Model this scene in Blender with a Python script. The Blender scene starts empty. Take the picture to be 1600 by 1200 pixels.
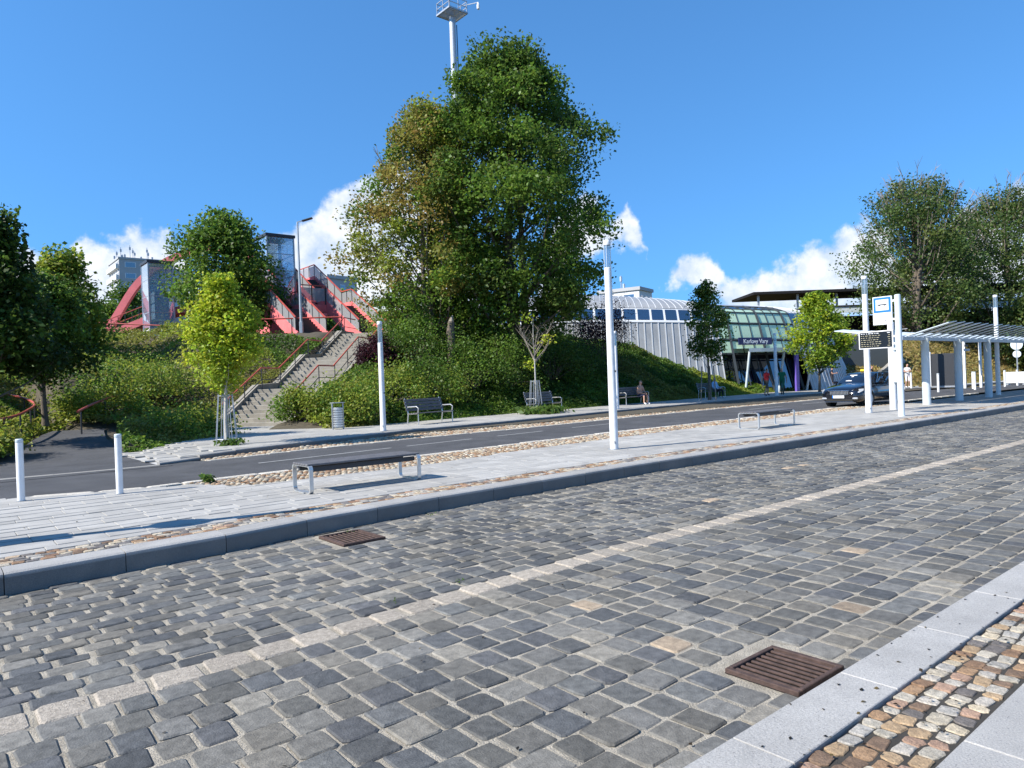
import bpy, math, random
import numpy as np
from mathutils import Vector, Matrix
R = math.radians
rnd = random.Random(7)
nr = np.random.default_rng(11)
sc = bpy.context.scene
COL = sc.collection

# ------------------------------------------------------------------ camera, sky, sun, exposure
CAMZ = 1.75
YAW, ROLL = R(50.4), R(2.1)
cam = bpy.data.cameras.new('camera'); camo = bpy.data.objects.new('camera', cam); COL.objects.link(camo)
cam.sensor_width = 36.0; cam.lens = 1109 / 1600 * 36; cam.clip_start = .05; cam.clip_end = 6000
fw = Vector((math.cos(YAW), math.sin(YAW), -.0018)).normalized()
rt = Vector((math.sin(YAW), -math.cos(YAW), 0)); upv = rt.cross(fw)
cx = rt * math.cos(ROLL) - upv * math.sin(ROLL); cy = rt * math.sin(ROLL) + upv * math.cos(ROLL)
M = Matrix((cx, cy, -fw)).transposed().to_4x4(); M.translation = (0, 0, CAMZ)
camo.matrix_world = M
sc.camera = camo

SUN_EL = R(41); LD = Vector((.974 * math.cos(SUN_EL), -.225 * math.cos(SUN_EL), -math.sin(SUN_EL)))
world = bpy.data.worlds.new('World'); sc.world = world; world.use_nodes = True
def build_world():
    nt = world.node_tree; N = nt.nodes; L = nt.links; N.clear()
    out = N.new('ShaderNodeOutputWorld'); bg = N.new('ShaderNodeBackground'); bg.inputs[1].default_value = .105
    sky = N.new('ShaderNodeTexSky'); sky.sky_type = 'NISHITA'; sky.sun_disc = False
    sky.sun_elevation = SUN_EL; sky.sun_rotation = math.atan2(-.974, .225)
    sky.air_density = 1.0; sky.dust_density = .1; sky.ozone_density = 1.6; sky.altitude = 400
    tc = N.new('ShaderNodeTexCoord')
    def vm(op, a, b=None):
        n = N.new('ShaderNodeVectorMath'); n.operation = op
        for i, x in enumerate((a, b)):
            if x is None: continue
            if isinstance(x, (tuple, list, Vector)): n.inputs[i].default_value = x
            else: L.new(x, n.inputs[i])
        return n
    def mt(op, a, b=None, c=None, clamp=False):
        n = N.new('ShaderNodeMath'); n.operation = op; n.use_clamp = clamp
        for i, x in enumerate((a, b, c)):
            if x is None: continue
            if isinstance(x, (int, float)): n.inputs[i].default_value = x
            else: L.new(x, n.inputs[i])
        return n.outputs[0]
    d = vm('NORMALIZE', tc.outputs['Generated']).outputs[0]
    # read the sky a little above each direction (the warm haze band right at the horizon is not in this clear air), cooler white balance
    ms = N.new('ShaderNodeSeparateXYZ'); L.new(d, ms.inputs[0]); cb = N.new('ShaderNodeCombineXYZ')
    L.new(ms.outputs[0], cb.inputs[0]); L.new(ms.outputs[1], cb.inputs[1]); L.new(mt('MULTIPLY_ADD', ms.outputs[2], .8, .2), cb.inputs[2])
    L.new(vm('NORMALIZE', cb.outputs[0]).outputs[0], sky.inputs['Vector'])
    hs = vm('MULTIPLY', sky.outputs[0], (.6, 1.13, 1.49))
    def fbm(vec, scale, det, rough):
        n = N.new('ShaderNodeTexNoise'); n.inputs['Scale'].default_value = scale; n.inputs['Detail'].default_value = det
        n.inputs['Roughness'].default_value = rough; L.new(vec, n.inputs['Vector']); return n.outputs['Fac']
    # a ring of cumulus low over the horizon: height of cloud tops and bases (deg) by azimuth from the road axis (deg)
    tops = [(15,8.5),(18,10),(22,9.8),(24.5,9.8),(26.5,9.2),(28.3,8),(31,7.4),(33,6.6),(35,8.6),(36.5,8.9),(37.6,5.5),(38.6,7),(39.5,10),(40.6,12.6),(41.6,13.2),(42.2,11.6),(43,13.6),(45,13.8),(47,9),(50,5.5),(53,8),(56,13),(59,16.6),(61.8,16),(63,15),(64.2,14),(65.6,12.6),(67,11.8),(68.6,11.2),(70.4,8.4),(73,6.2),(74.4,9.4),(76,11.2),(77.6,10.9),(79,11.1),(80.3,10.7),(81.6,10.9),(82.6,8.2),(84.2,9.6),(86,9.5),(87,7.5),(88.3,10.9),(89.3,10.7),(90.2,6),(93,9.5)]
    bases = [(15,3),(33,3),(34.5,6.2),(37.5,6.2),(38.4,8.0),(40,9.8),(41.8,10.2),(43,9.4),(46,8),(49,4),(56,3),(86,3),(87.3,8.6),(89.5,9.2),(91,4)]
    rr = random.Random(5); az_ = 97
    while az_ < 370:
        w = rr.uniform(3, 8); h = rr.uniform(8, 14.5)
        tops += [(az_, 5.5), (az_ + w * .4, h * rr.uniform(.8, .95)), (az_ + w * .7, h), (az_ + w * 1.2, h * rr.uniform(.7, .9)), (az_ + w * 1.5, 5.5)]; az_ += w * 1.5 + rr.uniform(1, 9)
    wob = N.new('ShaderNodeTexNoise'); wob.inputs['Scale'].default_value = 17; wob.inputs['Detail'].default_value = 4
    L.new(d, wob.inputs['Vector'])
    wv = vm('SCALE', vm('SUBTRACT', wob.outputs['Color'], (.5, .5, .5)).outputs[0]); wv.inputs['Scale'].default_value = .05
    dw = vm('ADD', d, wv.outputs[0]).outputs[0]
    sep = N.new('ShaderNodeSeparateXYZ'); L.new(dw, sep.inputs[0])
    az = mt('ARCTAN2', sep.outputs[1], sep.outputs[0]); el = mt('MULTIPLY', mt('ARCSINE', sep.outputs[2]), 180 / math.pi / 20)
    t_ = mt('MULTIPLY_ADD', az, 1 / (2 * math.pi), .5)
    def curve(pts, up=0):
        n = N.new('ShaderNodeFloatCurve'); c = n.mapping.curves[0]
        q = sorted((((a_ + 180) % 360) / 360, (v + up) / 20) for a_, v in pts)
        c.points[0].location = (0, q[0][1]); c.points[1].location = (1, q[-1][1])
        for p in q: c.points.new(*p)
        n.mapping.update(); L.new(t_, n.inputs['Value']); return n.outputs[0]
    top, bot = curve(tops, .9), curve(bases)
    n1 = fbm(d, 30, 7, .6)
    edge = mt('MINIMUM', mt('SUBTRACT', top, el), mt('MULTIPLY', mt('SUBTRACT', el, bot), 1.0))
    m = mt('ADD', mt('MULTIPLY', edge, 7.0), mt('MULTIPLY', mt('SUBTRACT', n1, .5), 1.3))
    mr = N.new('ShaderNodeMapRange'); mr.interpolation_type = 'SMOOTHSTEP'; L.new(m, mr.inputs[0]); mr.inputs[1].default_value = .0; mr.inputs[2].default_value = .42
    lowfade = mt('MULTIPLY_ADD', el, 5.0, -.5, clamp=True)
    has = mt('MULTIPLY', mr.outputs[0], mt('MULTIPLY_ADD', lowfade, .55, .45))
    # relief inside the clouds: denser billows brighter, thin bases bluish grey
    n2 = fbm(vm('ADD', d, (-.012, .004, .012)).outputs[0], 26, 6, .6)
    lit = mt('ADD', mt('MULTIPLY', mt('SUBTRACT', n1, n2), 2.2), .62, clamp=True)
    cr = N.new('ShaderNodeMix'); cr.data_type = 'RGBA'
    L.new(lit, cr.inputs['Factor']); cr.inputs['A'].default_value = (3.4, 4.3, 5.6, 1); cr.inputs['B'].default_value = (6.4, 6.5, 6.7, 1)
    mx = N.new('ShaderNodeMix'); mx.data_type = 'RGBA'
    L.new(mt('MULTIPLY', has, .93), mx.inputs['Factor']); L.new(hs.outputs[0], mx.inputs['A']); L.new(cr.outputs['Result'], mx.inputs['B'])
    L.new(mx.outputs['Result'], bg.inputs[0]); L.new(bg.outputs[0], out.inputs[0])
build_world()
sl = bpy.data.lights.new('sun', 'SUN'); sl.energy = 5.0; sl.angle = R(.53); sl.color = (1, .95, .87)
so = bpy.data.objects.new('sun', sl); COL.objects.link(so); so.rotation_euler = LD.to_track_quat('-Z', 'Y').to_euler(); so.location = (-20, 10, 40)
vs = sc.view_settings; vs.view_transform = 'Standard'; vs.look = 'None'; vs.exposure = .72; vs.gamma = 1; vs.use_curve_mapping = False
sc.cycles.max_bounces = 6; sc.cycles.transparent_max_bounces = 12; sc.cycles.use_denoising = True
sc.cycles.caustics_reflective = False; sc.cycles.caustics_refractive = False

# ------------------------------------------------------------------ helpers
def project(p):
    v = Vector(p) - Vector((0, 0, CAMZ)); d = v.dot(fw)
    if d < .2: return None
    return 800 + 1109 * v.dot(cx) / d, 600 - 1109 * v.dot(cy) / d, d
def in_frame(p, m=30):
    q = project(p); return q and -m < q[0] < 1600 + m and -m < q[1] < 1200 + m
def interp(x, pts):
    return float(np.interp(x, [p[0] for p in pts], [p[1] for p in pts]))
def empty(name, loc=(0, 0, 0), rz=0):
    o = bpy.data.objects.new(name, None); COL.objects.link(o); o.location = loc; o.rotation_euler[2] = rz; o.empty_display_size = .2
    return o
def tag(o, label=None, cat=None, group=None, kind=None):
    for k, v in (('label', label), ('category', cat), ('group', group), ('kind', kind)):
        if v: o[k] = v
    return o
def copy_tree(o, parent=None):
    c = o.copy(); COL.objects.link(c); c.parent = parent
    for ch in list(o.children): copy_tree(ch, c)
    return c
def obj_from(name, verts, faces, mats, parent=None, cols=None, mi=None, smooth=False):
    me = bpy.data.meshes.new(name); me.from_pydata([tuple(v) for v in verts], [], faces)
    for m in (mats if isinstance(mats, (list, tuple)) else [mats]): me.materials.append(m)
    if cols is not None:
        a = me.color_attributes.new('Col', 'FLOAT_COLOR', 'POINT')
        a.data.foreach_set('color', np.concatenate([np.asarray(cols, dtype=np.float32).reshape(-1, 3), np.ones((len(verts), 1), np.float32)], 1).ravel())
    if mi is not None: me.polygons.foreach_set('material_index', mi)
    if smooth: me.polygons.foreach_set('use_smooth', [True] * len(me.polygons))
    me.update()
    o = bpy.data.objects.new(name, me); COL.objects.link(o); o.parent = parent
    return o
class MB:
    """collects shapes into one mesh"""
    def __init__(s): s.v = []; s.f = []; s.c = []; s.m = []; s.col = (1, 1, 1); s.mat = 0
    def add(s, vs, fs):
        b = len(s.v); s.v += [tuple(x) for x in vs]; s.c += [s.col] * len(vs)
        for f in fs: s.f.append([i + b for i in f]); s.m.append(s.mat)
        return s
    def box(s, c, size, rz=0, bev=0, M=None):
        hx, hy, hz = [k / 2 for k in size]
        if bev:
            b = min(bev, hx * .9, hy * .9, hz * .9); vs = []
            for z, ins in ((-hz, b), (-hz + b, 0), (hz - b, 0), (hz, b)):
                x, y = hx - ins, hy - ins; q = b if not ins else 0
                vs += [(-x + q, -y, z), (x - q, -y, z), (x, -y + q, z), (x, y - q, z), (x - q, y, z), (-x + q, y, z), (-x, y - q, z), (-x, -y + q, z)]
            fs = [[7, 6, 5, 4, 3, 2, 1, 0], [24 + i for i in range(8)]]
            for r in range(3):
                for i in range(8): j = (i + 1) % 8; fs.append([r * 8 + i, r * 8 + j, r * 8 + 8 + j, r * 8 + 8 + i])
        else:
            vs = [(x, y, z) for z in (-hz, hz) for x, y in ((-hx, -hy), (hx, -hy), (hx, hy), (-hx, hy))]
            fs = [[3, 2, 1, 0], [4, 5, 6, 7]] + [[i, (i + 1) % 4, 4 + (i + 1) % 4, 4 + i] for i in range(4)]
        ca, sa = math.cos(rz), math.sin(rz)
        if M is not None: vs = [M @ Vector(v) for v in vs]
        else: vs = [(v[0] * ca - v[1] * sa, v[0] * sa + v[1] * ca, v[2]) for v in vs]
        return s.add([(v[0] + c[0], v[1] + c[1], v[2] + c[2]) for v in vs], fs)
    def bar(s, p0, p1, w, h, up=(0, 0, 1), bev=0):
        p0, p1 = Vector(p0), Vector(p1); d = p1 - p0; L_ = d.length; d.normalize(); u = Vector(up)
        x = d; y = u.cross(x)
        if y.length < 1e-4: y = Vector((0, 1, 0)).cross(x)
        y.normalize(); z = x.cross(y)
        return s.box((p0 + p1) / 2, (L_, w, h), bev=bev, M=Matrix((x, y, z)).transposed())
    def tube(s, pts, r, n=8, caps=True):
        pts = [Vector(p) for p in pts]; k = len(pts); rs = r if isinstance(r, (list, tuple)) else [r] * k
        t0 = (pts[1] - pts[0]).normalized(); a = Vector((0, 0, 1)) if abs(t0.z) < .9 else Vector((1, 0, 0))
        u = t0.cross(a).normalized(); vs = []
        for i in range(k):
            t = ((pts[min(i + 1, k - 1)] - pts[max(i - 1, 0)])).normalized()
            u = (u - t * u.dot(t)).normalized(); w = t.cross(u)
            vs += [pts[i] + (u * math.cos(2 * math.pi * j / n) + w * math.sin(2 * math.pi * j / n)) * rs[i] for j in range(n)]
        fs = [[i * n + j, i * n + (j + 1) % n, (i + 1) * n + (j + 1) % n, (i + 1) * n + j] for i in range(k - 1) for j in range(n)]
        if caps: fs += [list(range(n))[::-1], [(k - 1) * n + j for j in range(n)]]
        return s.add(vs, fs)
    def lathe(s, prof, n=20, c=(0, 0, 0)):
        vs = [(c[0] + r * math.cos(2 * math.pi * j / n), c[1] + r * math.sin(2 * math.pi * j / n), c[2] + z) for r, z in prof for j in range(n)]
        k = len(prof)
        fs = [[i * n + j, i * n + (j + 1) % n, (i + 1) * n + (j + 1) % n, (i + 1) * n + j] for i in range(k - 1) for j in range(n)]
        fs += [list(range(n))[::-1], [(k - 1) * n + j for j in range(n)]]
        return s.add(vs, fs)
    def prism(s, poly, z0, z1):
        n = len(poly); vs = [(x, y, z0) for x, y in poly] + [(x, y, z1) for x, y in poly]
        return s.add(vs, [list(range(n))[::-1], [n + i for i in range(n)]] + [[i, (i + 1) % n, n + (i + 1) % n, n + i] for i in range(n)])
    def sheet(s, rows):
        n = len(rows[0]); vs = [p for r in rows for p in r]
        return s.add(vs, [[i * n + j, i * n + j + 1, (i + 1) * n + j + 1, (i + 1) * n + j] for i in range(len(rows) - 1) for j in range(n - 1)])
    def build(s, name, mats, parent=None, smooth=False):
        return obj_from(name, s.v, s.f, mats, parent, s.c, s.m, smooth)
def smooth_angle(o, deg=40):
    me = o.data; me.polygons.foreach_set('use_smooth', [True] * len(me.polygons)); me.set_sharp_from_angle(angle=R(deg)); return o

# ------------------------------------------------------------------ materials
def mat(name, color=(.5, .5, .5), rough=.6, metal=0, var=0, vscale=5, bump=0, bscale=40, attr=False, spec=.5, fine=0, coat=0, transl=0, speck=None, alpha=1, low=0):
    m = bpy.data.materials.new(name); m.use_nodes = True; nt = m.node_tree; N = nt.nodes; L = nt.links
    b = N['Principled BSDF']; b.inputs['Roughness'].default_value = rough; b.inputs['Metallic'].default_value = metal
    b.inputs['Specular IOR Level'].default_value = spec; b.inputs['Coat Weight'].default_value = coat
    tc = N.new('ShaderNodeTexCoord')
    geo = N.new('ShaderNodeNewGeometry')
    vec = geo.outputs['Position']
    if attr:
        a = N.new('ShaderNodeAttribute'); a.attribute_name = 'Col'; src = a.outputs['Color']
    else:
        c = N.new('ShaderNodeRGB'); c.outputs[0].default_value = (*color, 1); src = c.outputs[0]
    def noise(scale, det=5):
        n = N.new('ShaderNodeTexNoise'); n.inputs['Scale'].default_value = scale; n.inputs['Detail'].default_value = det; n.inputs['Roughness'].default_value = .6
        L.new(vec, n.inputs['Vector']); return n.outputs['Fac']
    def mul(src, fac, lo, hi, f0=.3, f1=.7):
        mr = N.new('ShaderNodeMapRange'); L.new(fac, mr.inputs[0]); mr.inputs[1].default_value = f0; mr.inputs[2].default_value = f1; mr.inputs[3].default_value = lo; mr.inputs[4].default_value = hi
        mx = N.new('ShaderNodeMix'); mx.data_type = 'RGBA'; mx.blend_type = 'MULTIPLY'; mx.inputs['Factor'].default_value = 1
        L.new(src, mx.inputs['A']); L.new(mr.outputs[0], mx.inputs['B']); return mx.outputs['Result']
    if var: src = mul(src, noise(vscale), 1 - var, 1 + var)
    if low: src = mul(src, noise(.55, 4), 1 - low, 1 + low, .35, .65)
    if fine: src = mul(src, noise(bscale * 1.7, 3), 1 - fine, 1 + fine)
    if speck:   # (scale, threshold, colour): dark or light grains with a shape of their own
        n = noise(speck[0], 2); mr = N.new('ShaderNodeMapRange'); L.new(n, mr.inputs[0]); mr.inputs[1].default_value = speck[1]; mr.inputs[2].default_value = speck[1] + .05
        mx = N.new('ShaderNodeMix'); mx.data_type = 'RGBA'; L.new(mr.outputs[0], mx.inputs['Factor']); L.new(src, mx.inputs['A']); mx.inputs['B'].default_value = (*speck[2], 1); src = mx.outputs['Result']
    L.new(src, b.inputs['Base Color'])
    if bump:
        bp = N.new('ShaderNodeBump'); bp.inputs['Strength'].default_value = bump; bp.inputs['Distance'].default_value = .02
        L.new(noise(bscale, 6), bp.inputs['Height']); L.new(bp.outputs[0], b.inputs['Normal'])
    if transl:
        t = N.new('ShaderNodeBsdfTranslucent'); L.new(src, t.inputs[0]); ms = N.new('ShaderNodeMixShader'); ms.inputs[0].default_value = transl
        L.new(b.outputs[0], ms.inputs[1]); L.new(t.outputs[0], ms.inputs[2]); L.new(ms.outputs[0], N['Material Output'].inputs[0])
    return m
def glass_mat(name, tint, refl=.25, rough=.03, trans=.6, body=(.05, .06, .06)):
    """architectural glass: clear part, tinted body and mirror part"""
    m = bpy.data.materials.new(name); m.use_nodes = True; nt = m.node_tree; N = nt.nodes; L = nt.links; N.remove(N['Principled BSDF'])
    tr = N.new('ShaderNodeBsdfTransparent'); tr.inputs[0].default_value = (*tint, 1)
    df = N.new('ShaderNodeBsdfDiffuse'); df.inputs[0].default_value = (*body, 1)
    gl = N.new('ShaderNodeBsdfGlossy'); gl.inputs[0].default_value = (.95, .97, 1, 1); gl.inputs[1].default_value = rough
    a = N.new('ShaderNodeMixShader'); a.inputs[0].default_value = trans; L.new(df.outputs[0], a.inputs[1]); L.new(tr.outputs[0], a.inputs[2])
    lw0 = N.new('ShaderNodeLayerWeight'); lw0.inputs[0].default_value = .5; lw = N.new('ShaderNodeMath'); lw.operation = 'POWER'; L.new(lw0.outputs['Facing'], lw.inputs[0]); lw.inputs[1].default_value = 4.0
    ad = N.new('ShaderNodeMath'); ad.operation = 'ADD'; ad.use_clamp = True; L.new(lw.outputs[0], ad.inputs[0]); ad.inputs[1].default_value = refl + .04
    b = N.new('ShaderNodeMixShader'); L.new(ad.outputs[0], b.inputs[0]); L.new(a.outputs[0], b.inputs[1]); L.new(gl.outputs[0], b.inputs[2])
    L.new(b.outputs[0], N['Material Output'].inputs[0]); return m
MT = dict(
    sett=mat('sett_stone', attr=True, rough=.72, var=.3, vscale=16, bump=.4, bscale=85, fine=.2, low=.16, spec=.35),
    mosaic=mat('mosaic_stone', attr=True, rough=.75, var=.3, vscale=30, bump=.6, bscale=90, fine=.28, spec=.3),
    mortar=mat('sandy_joint', (.37, .33, .265), rough=.95, var=.28, vscale=6, bump=.9, bscale=90, fine=.3, spec=.1),
    darkjoint=mat('dark_joint', (.045, .04, .033), rough=1, var=.3, bump=.6, bscale=120),
    granite=mat('granite', attr=True, rough=.7, var=.12, vscale=2.5, bump=.3, bscale=80, fine=.22, spec=.3, low=.07, speck=(95, .66, (.13, .13, .135))),
    concrete_slab=mat('pale_slab', attr=True, rough=.8, var=.12, vscale=3, bump=.2, bscale=70, fine=.12, spec=.25, low=.09),
    slabjoint=mat('slab_joint', (.20, .19, .17), rough=1),
    slabbed=mat('pale_slab_bed', (.40, .39, .37), rough=.9, var=.1),
    asphalt=mat('asphalt', (.074, .074, .077), rough=.88, low=.14, var=.16, vscale=1.6, bump=.5, bscale=130, fine=.3, spec=.3),
    paint=mat('white_line_paint', (.32, .32, .31), rough=.7, var=.25, vscale=7),
    soil=mat('soil', (.075, .062, .04), rough=1, var=.3, bump=.8, bscale=14),
    ground=mat('rough_ground', (.07, .075, .035), rough=1, var=.3, vscale=.6),
    drygrass=mat('dry_grass', (.30, .235, .085), rough=1, var=.35, vscale=.9, bump=.8, bscale=12),
    white=mat('white_paint', (.74, .74, .73), rough=.42, var=.1, vscale=5, low=.05, spec=.4),
    palegrey=mat('pale_grey_paint', (.56, .62, .64), rough=.5, var=.06, vscale=3),
    steel=mat('brushed_steel', (.62, .62, .6), rough=.36, metal=.75, var=.08, vscale=14),
    galv=mat('galvanised_steel', (.42, .44, .46), rough=.45, metal=.6, var=.12, vscale=6),
    dark=mat('dark_steel', (.035, .037, .042), rough=.5),
    rust=mat('rusty_iron', (.08, .05, .04), rough=.85, metal=.2, var=.4, vscale=18, bump=.4, bscale=90),
    roofdark=mat('dark_roofing', (.022, .022, .024), rough=1, spec=.05),
    hole=mat('pit_black', (.006, .006, .006), rough=1),
    plank=mat('grey_weathered_plank', (.12, .116, .12), rough=.7, var=.2, vscale=10, bump=.3, bscale=40),
    red=mat('red_paint', (.78, .18, .18), rough=.55, var=.16, vscale=1.2),
    handrail=mat('faded_red_handrail', (.42, .075, .05), rough=.5, var=.15, vscale=4),
    mesh=glass_mat('grey_mesh_panel', (1, 1, 1), 0, .4, .4, (.34, .34, .34)),
    concrete=mat('weathered_concrete', (.26, .238, .198), rough=.9, var=.22, vscale=2.0, bump=.4, bscale=50, fine=.12),
    stepdark=mat('dark_stair_tread', (.07, .06, .055), rough=.8),
    shell=mat('zinc_cladding', (.36, .36, .35), rough=.45, metal=.3, var=.1, vscale=1.4, low=.08),
    seam=mat('zinc_seam', (.56, .56, .55), rough=.42, metal=.3),
    frame=mat('light_window_frame', (.66, .68, .7), rough=.45),
    mull=mat('dark_mullion', (.035, .042, .045), rough=.5),
    render=mat('grey_render', (.42, .42, .42), rough=.9, var=.06, vscale=.3),
    renderlight=mat('pale_render', (.66, .65, .62), rough=.9, var=.05, vscale=.3),
    bark=mat('bark', (.125, .1, .075), rough=.95, var=.3, vscale=8, bump=.9, bscale=22),
    palebark=mat('pale_bark', (.42, .4, .36), rough=.9, var=.2, vscale=14, bump=.4, bscale=50),
    deadwood=mat('dead_wood', (.26, .22, .17), rough=.95, var=.2, vscale=6),
    leaf=mat('leaf', attr=True, rough=.5, spec=.35, transl=.5),
    carpaint=mat('black_car_paint', (.006, .007, .012), rough=.16, coat=1, spec=.6),
    chrome=mat('chrome', (.8, .8, .8), rough=.12, metal=1),
    rubber=mat('rubber', (.012, .012, .012), rough=.8),
    lens=mat('headlamp_lens', (.6, .62, .64), rough=.12, metal=.4),
    blue=mat('sign_blue', (.012, .16, .52), rough=.4), navy=mat('sign_navy', (.012, .016, .075), rough=.4),
    black=mat('display_black', (.008, .008, .009), rough=.25), textw=mat('text_white', (.8, .8, .8), rough=.5), texta=mat('display_amber', (.34, .31, .2), rough=.5),
    yellow=mat('taxi_yellow', (.75, .52, .03), rough=.4), purple=mat('purple_panel', (.13, .08, .42), rough=.5),
    body=mat('cloth_and_skin', attr=True, rough=.75, spec=.25),
    glass=glass_mat('clear_glass', (.80, .9, .95), .10, .02, .75, (.25, .32, .36)),
    liftglass=glass_mat('lift_glass', (.86, .94, .99), .16, .02, .78, (.5, .68, .85)),
    winglass=glass_mat('dark_window_glass', (.3, .34, .4), .22, .03, .1, (.012, .025, .05)),
    greenglass=glass_mat('green_glazing', (.55, .75, .6), .0, .1, .0, (.46, .62, .44)),
    carglass=glass_mat('car_glass', (.2, .24, .25), .10, .02, .25, (.008, .011, .013)),
)
def S(*c): return tuple(((x / 255 + .055) / 1.055) ** 2.4 if x > 10 else x / 3300 for x in c)

# ------------------------------------------------------------------ paving pieces
def stone(mb, c, lx, ly, top, dep=.06, rz=0, bev=.012, cut=.02, jit=.006, col=(.1, .1, .1), tilt=.0, dome=.004):
    """one dressed stone: cut corners, worn shoulders, slightly domed top"""
    hx, hy = lx / 2, ly / 2; j = lambda k=jit: rnd.uniform(-k, k)
    base = [(-hx + cut, -hy), (hx - cut, -hy), (hx, -hy + cut), (hx, hy - cut), (hx - cut, hy), (-hx + cut, hy), (-hx, hy - cut), (-hx, -hy + cut)]
    base = [(x + j(), y + j()) for x, y in base]; tx, ty = rnd.uniform(-tilt, tilt), rnd.uniform(-tilt, tilt)
    ca, sa = math.cos(rz), math.sin(rz); vs = []
    for k, z in ((1, -dep), (1, -bev), (1 - 2 * bev / min(lx, ly) * 1.1, 0)):
        for x, y in base:
            x *= k; y *= k; vs.append((c[0] + x * ca - y * sa, c[1] + x * sa + y * ca, top + z + tx * x + ty * y + (j(.0018) if z > -dep else 0)))
    vs.append((c[0], c[1], top + dome))
    fs = [[r * 8 + i, r * 8 + (i + 1) % 8, r * 8 + 8 + (i + 1) % 8, r * 8 + 8 + i] for r in (0, 1) for i in range(8)] + [[16 + i, 16 + (i + 1) % 8, 24] for i in range(8)]
    mb.col = col; mb.add(vs, fs)
def lay(pieces, name, material, parent, most=300, rest=None):
    """pieces: (centre, function(mb)); the ones largest in view become parts, the others one stuff part"""
    def key(p):
        q = project(p[0]); return q[2] if q and -20 < q[0] < 1620 and -20 < q[1] < 1220 else 1e4 + (q[2] if q else 0)
    pieces = sorted(pieces, key=key); big = MB()
    for i, (c, fn) in enumerate(pieces):
        if i < most:
            mb = MB(); fn(mb); mb.build(name, material, parent)
        else: fn(big)
    if big.v: tag(big.build(rest or name + '_field', material, parent), kind='stuff')
def gk(X): return interp(X, [(-6, -.9), (-2, -.7), (.5, -.58), (1.5, -.5), (2.5, -.43), (3.7, -.24), (5.65, -.11), (10, 0), (60, .06)])
def YC(X, Y): return Y + gk(X) * (Y - 1.83) / 6.64
def KY(X): return YC(X, 8.47)
def struct(o): o['kind'] = 'structure'; return o

# the ground to the horizon and the cobbled road bed
g = MB(); g.sheet([[(x, y, -.12) for x in (-3000, 0, 3000)] for y in (-3000, 0, 3000)]); struct(g.build('ground', MT['ground']))
xs = [x * 1.0 for x in range(-8, 131)]
g = MB(); g.sheet([[(x, YC(x, y), -.0075) for x in xs] for y in (1.7, 3, 5, 7, 8.6)]); road = struct(g.build('road', MT['mortar']))
dk = [S(108, 108, 107), S(114, 113, 111), S(95, 95, 97), S(126, 123, 118), S(118, 116, 113), S(101, 101, 101), S(134, 129, 121), S(112, 109, 104), S(92, 93, 95), S(107, 105, 101)]
def sett_col():
    c = rnd.choice(dk); k = rnd.uniform(.6, .98)
    if rnd.random() < .002: c = S(168, 150, 130)
    return (c[0] * k * 1.02, c[1] * k * 1.01, c[2] * k * .955)
P = []
def grate_hit(x, y): return (3.48 < x < 4.12 and 7.2 < y < 8.12) or (3.53 < x < 4.15 and 1.95 < y < 2.5)
y = 1.86; row = 0
while y < 4.86:
    ph = .2533; x = -2.5 + rnd.uniform(0, .2)
    while x < y * 3.9 + 7:
        l = rnd.uniform(.19, .262); yy = YC(x, y + ph / 2); w_ = ph - rnd.uniform(.015, .034)
        if not grate_hit(x + l / 2, yy):
            P.append(((x + l / 2, yy, 0), lambda mb, a=(x + l / 2, yy + rnd.uniform(-.006, .006)), l=l, w=w_, t=rnd.uniform(-.004, .007), c=sett_col(): stone(mb, a, l - rnd.uniform(.014, .028), w, t, rz=rnd.uniform(-.03, .03), bev=.008, cut=rnd.uniform(.012, .026), jit=.006, col=c, tilt=.02, dome=.0015)))
        x += l
    y += ph; row += 1
y = 5.16
while y < 8.36:
    ph = .1775; x = -2.5 + rnd.uniform(0, .25)
    while x < y * 3.9 + 7:
        l = rnd.uniform(.215, .30); yy = YC(x + l / 2, y + ph / 2)
        if not grate_hit(x + l / 2, yy):
            P.append(((x + l / 2, yy, 0), lambda mb, a=(x + l / 2, yy), l=l, w=ph - rnd.uniform(.014, .026), t=rnd.uniform(-.004, .007), c=sett_col(): stone(mb, a, l - rnd.uniform(.02, .04), w, t, rz=rnd.uniform(-.03, .03) + (gk(x + .5) - gk(x - .5)) * .6, bev=.008, cut=rnd.uniform(.01, .022), jit=.005, col=c, tilt=.02, dome=.0015)))
        x += l
    y += ph
lay(P, 'sett', MT['sett'], road, 300, 'sett_field')
x = -2.4; P = []
while x < 27:
    l = rnd.uniform(.25, .33); a = (x + l / 2, YC(x + l / 2, 5.02))
    k = rnd.uniform(.85, 1.1); c = tuple(q * k for q in S(160, 150, 136))
    P.append(((*a, 0), lambda mb, a=a, l=l, c=c: stone(mb, a, l - .025, rnd.uniform(.25, .285), rnd.uniform(.001, .009), rz=rnd.uniform(-.04, .04), bev=.012, cut=.025, jit=.009, col=c, tilt=.02, dome=.003)))
    x += l
lay(P, 'pale_sett', MT['mosaic'], road, 300)
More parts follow.
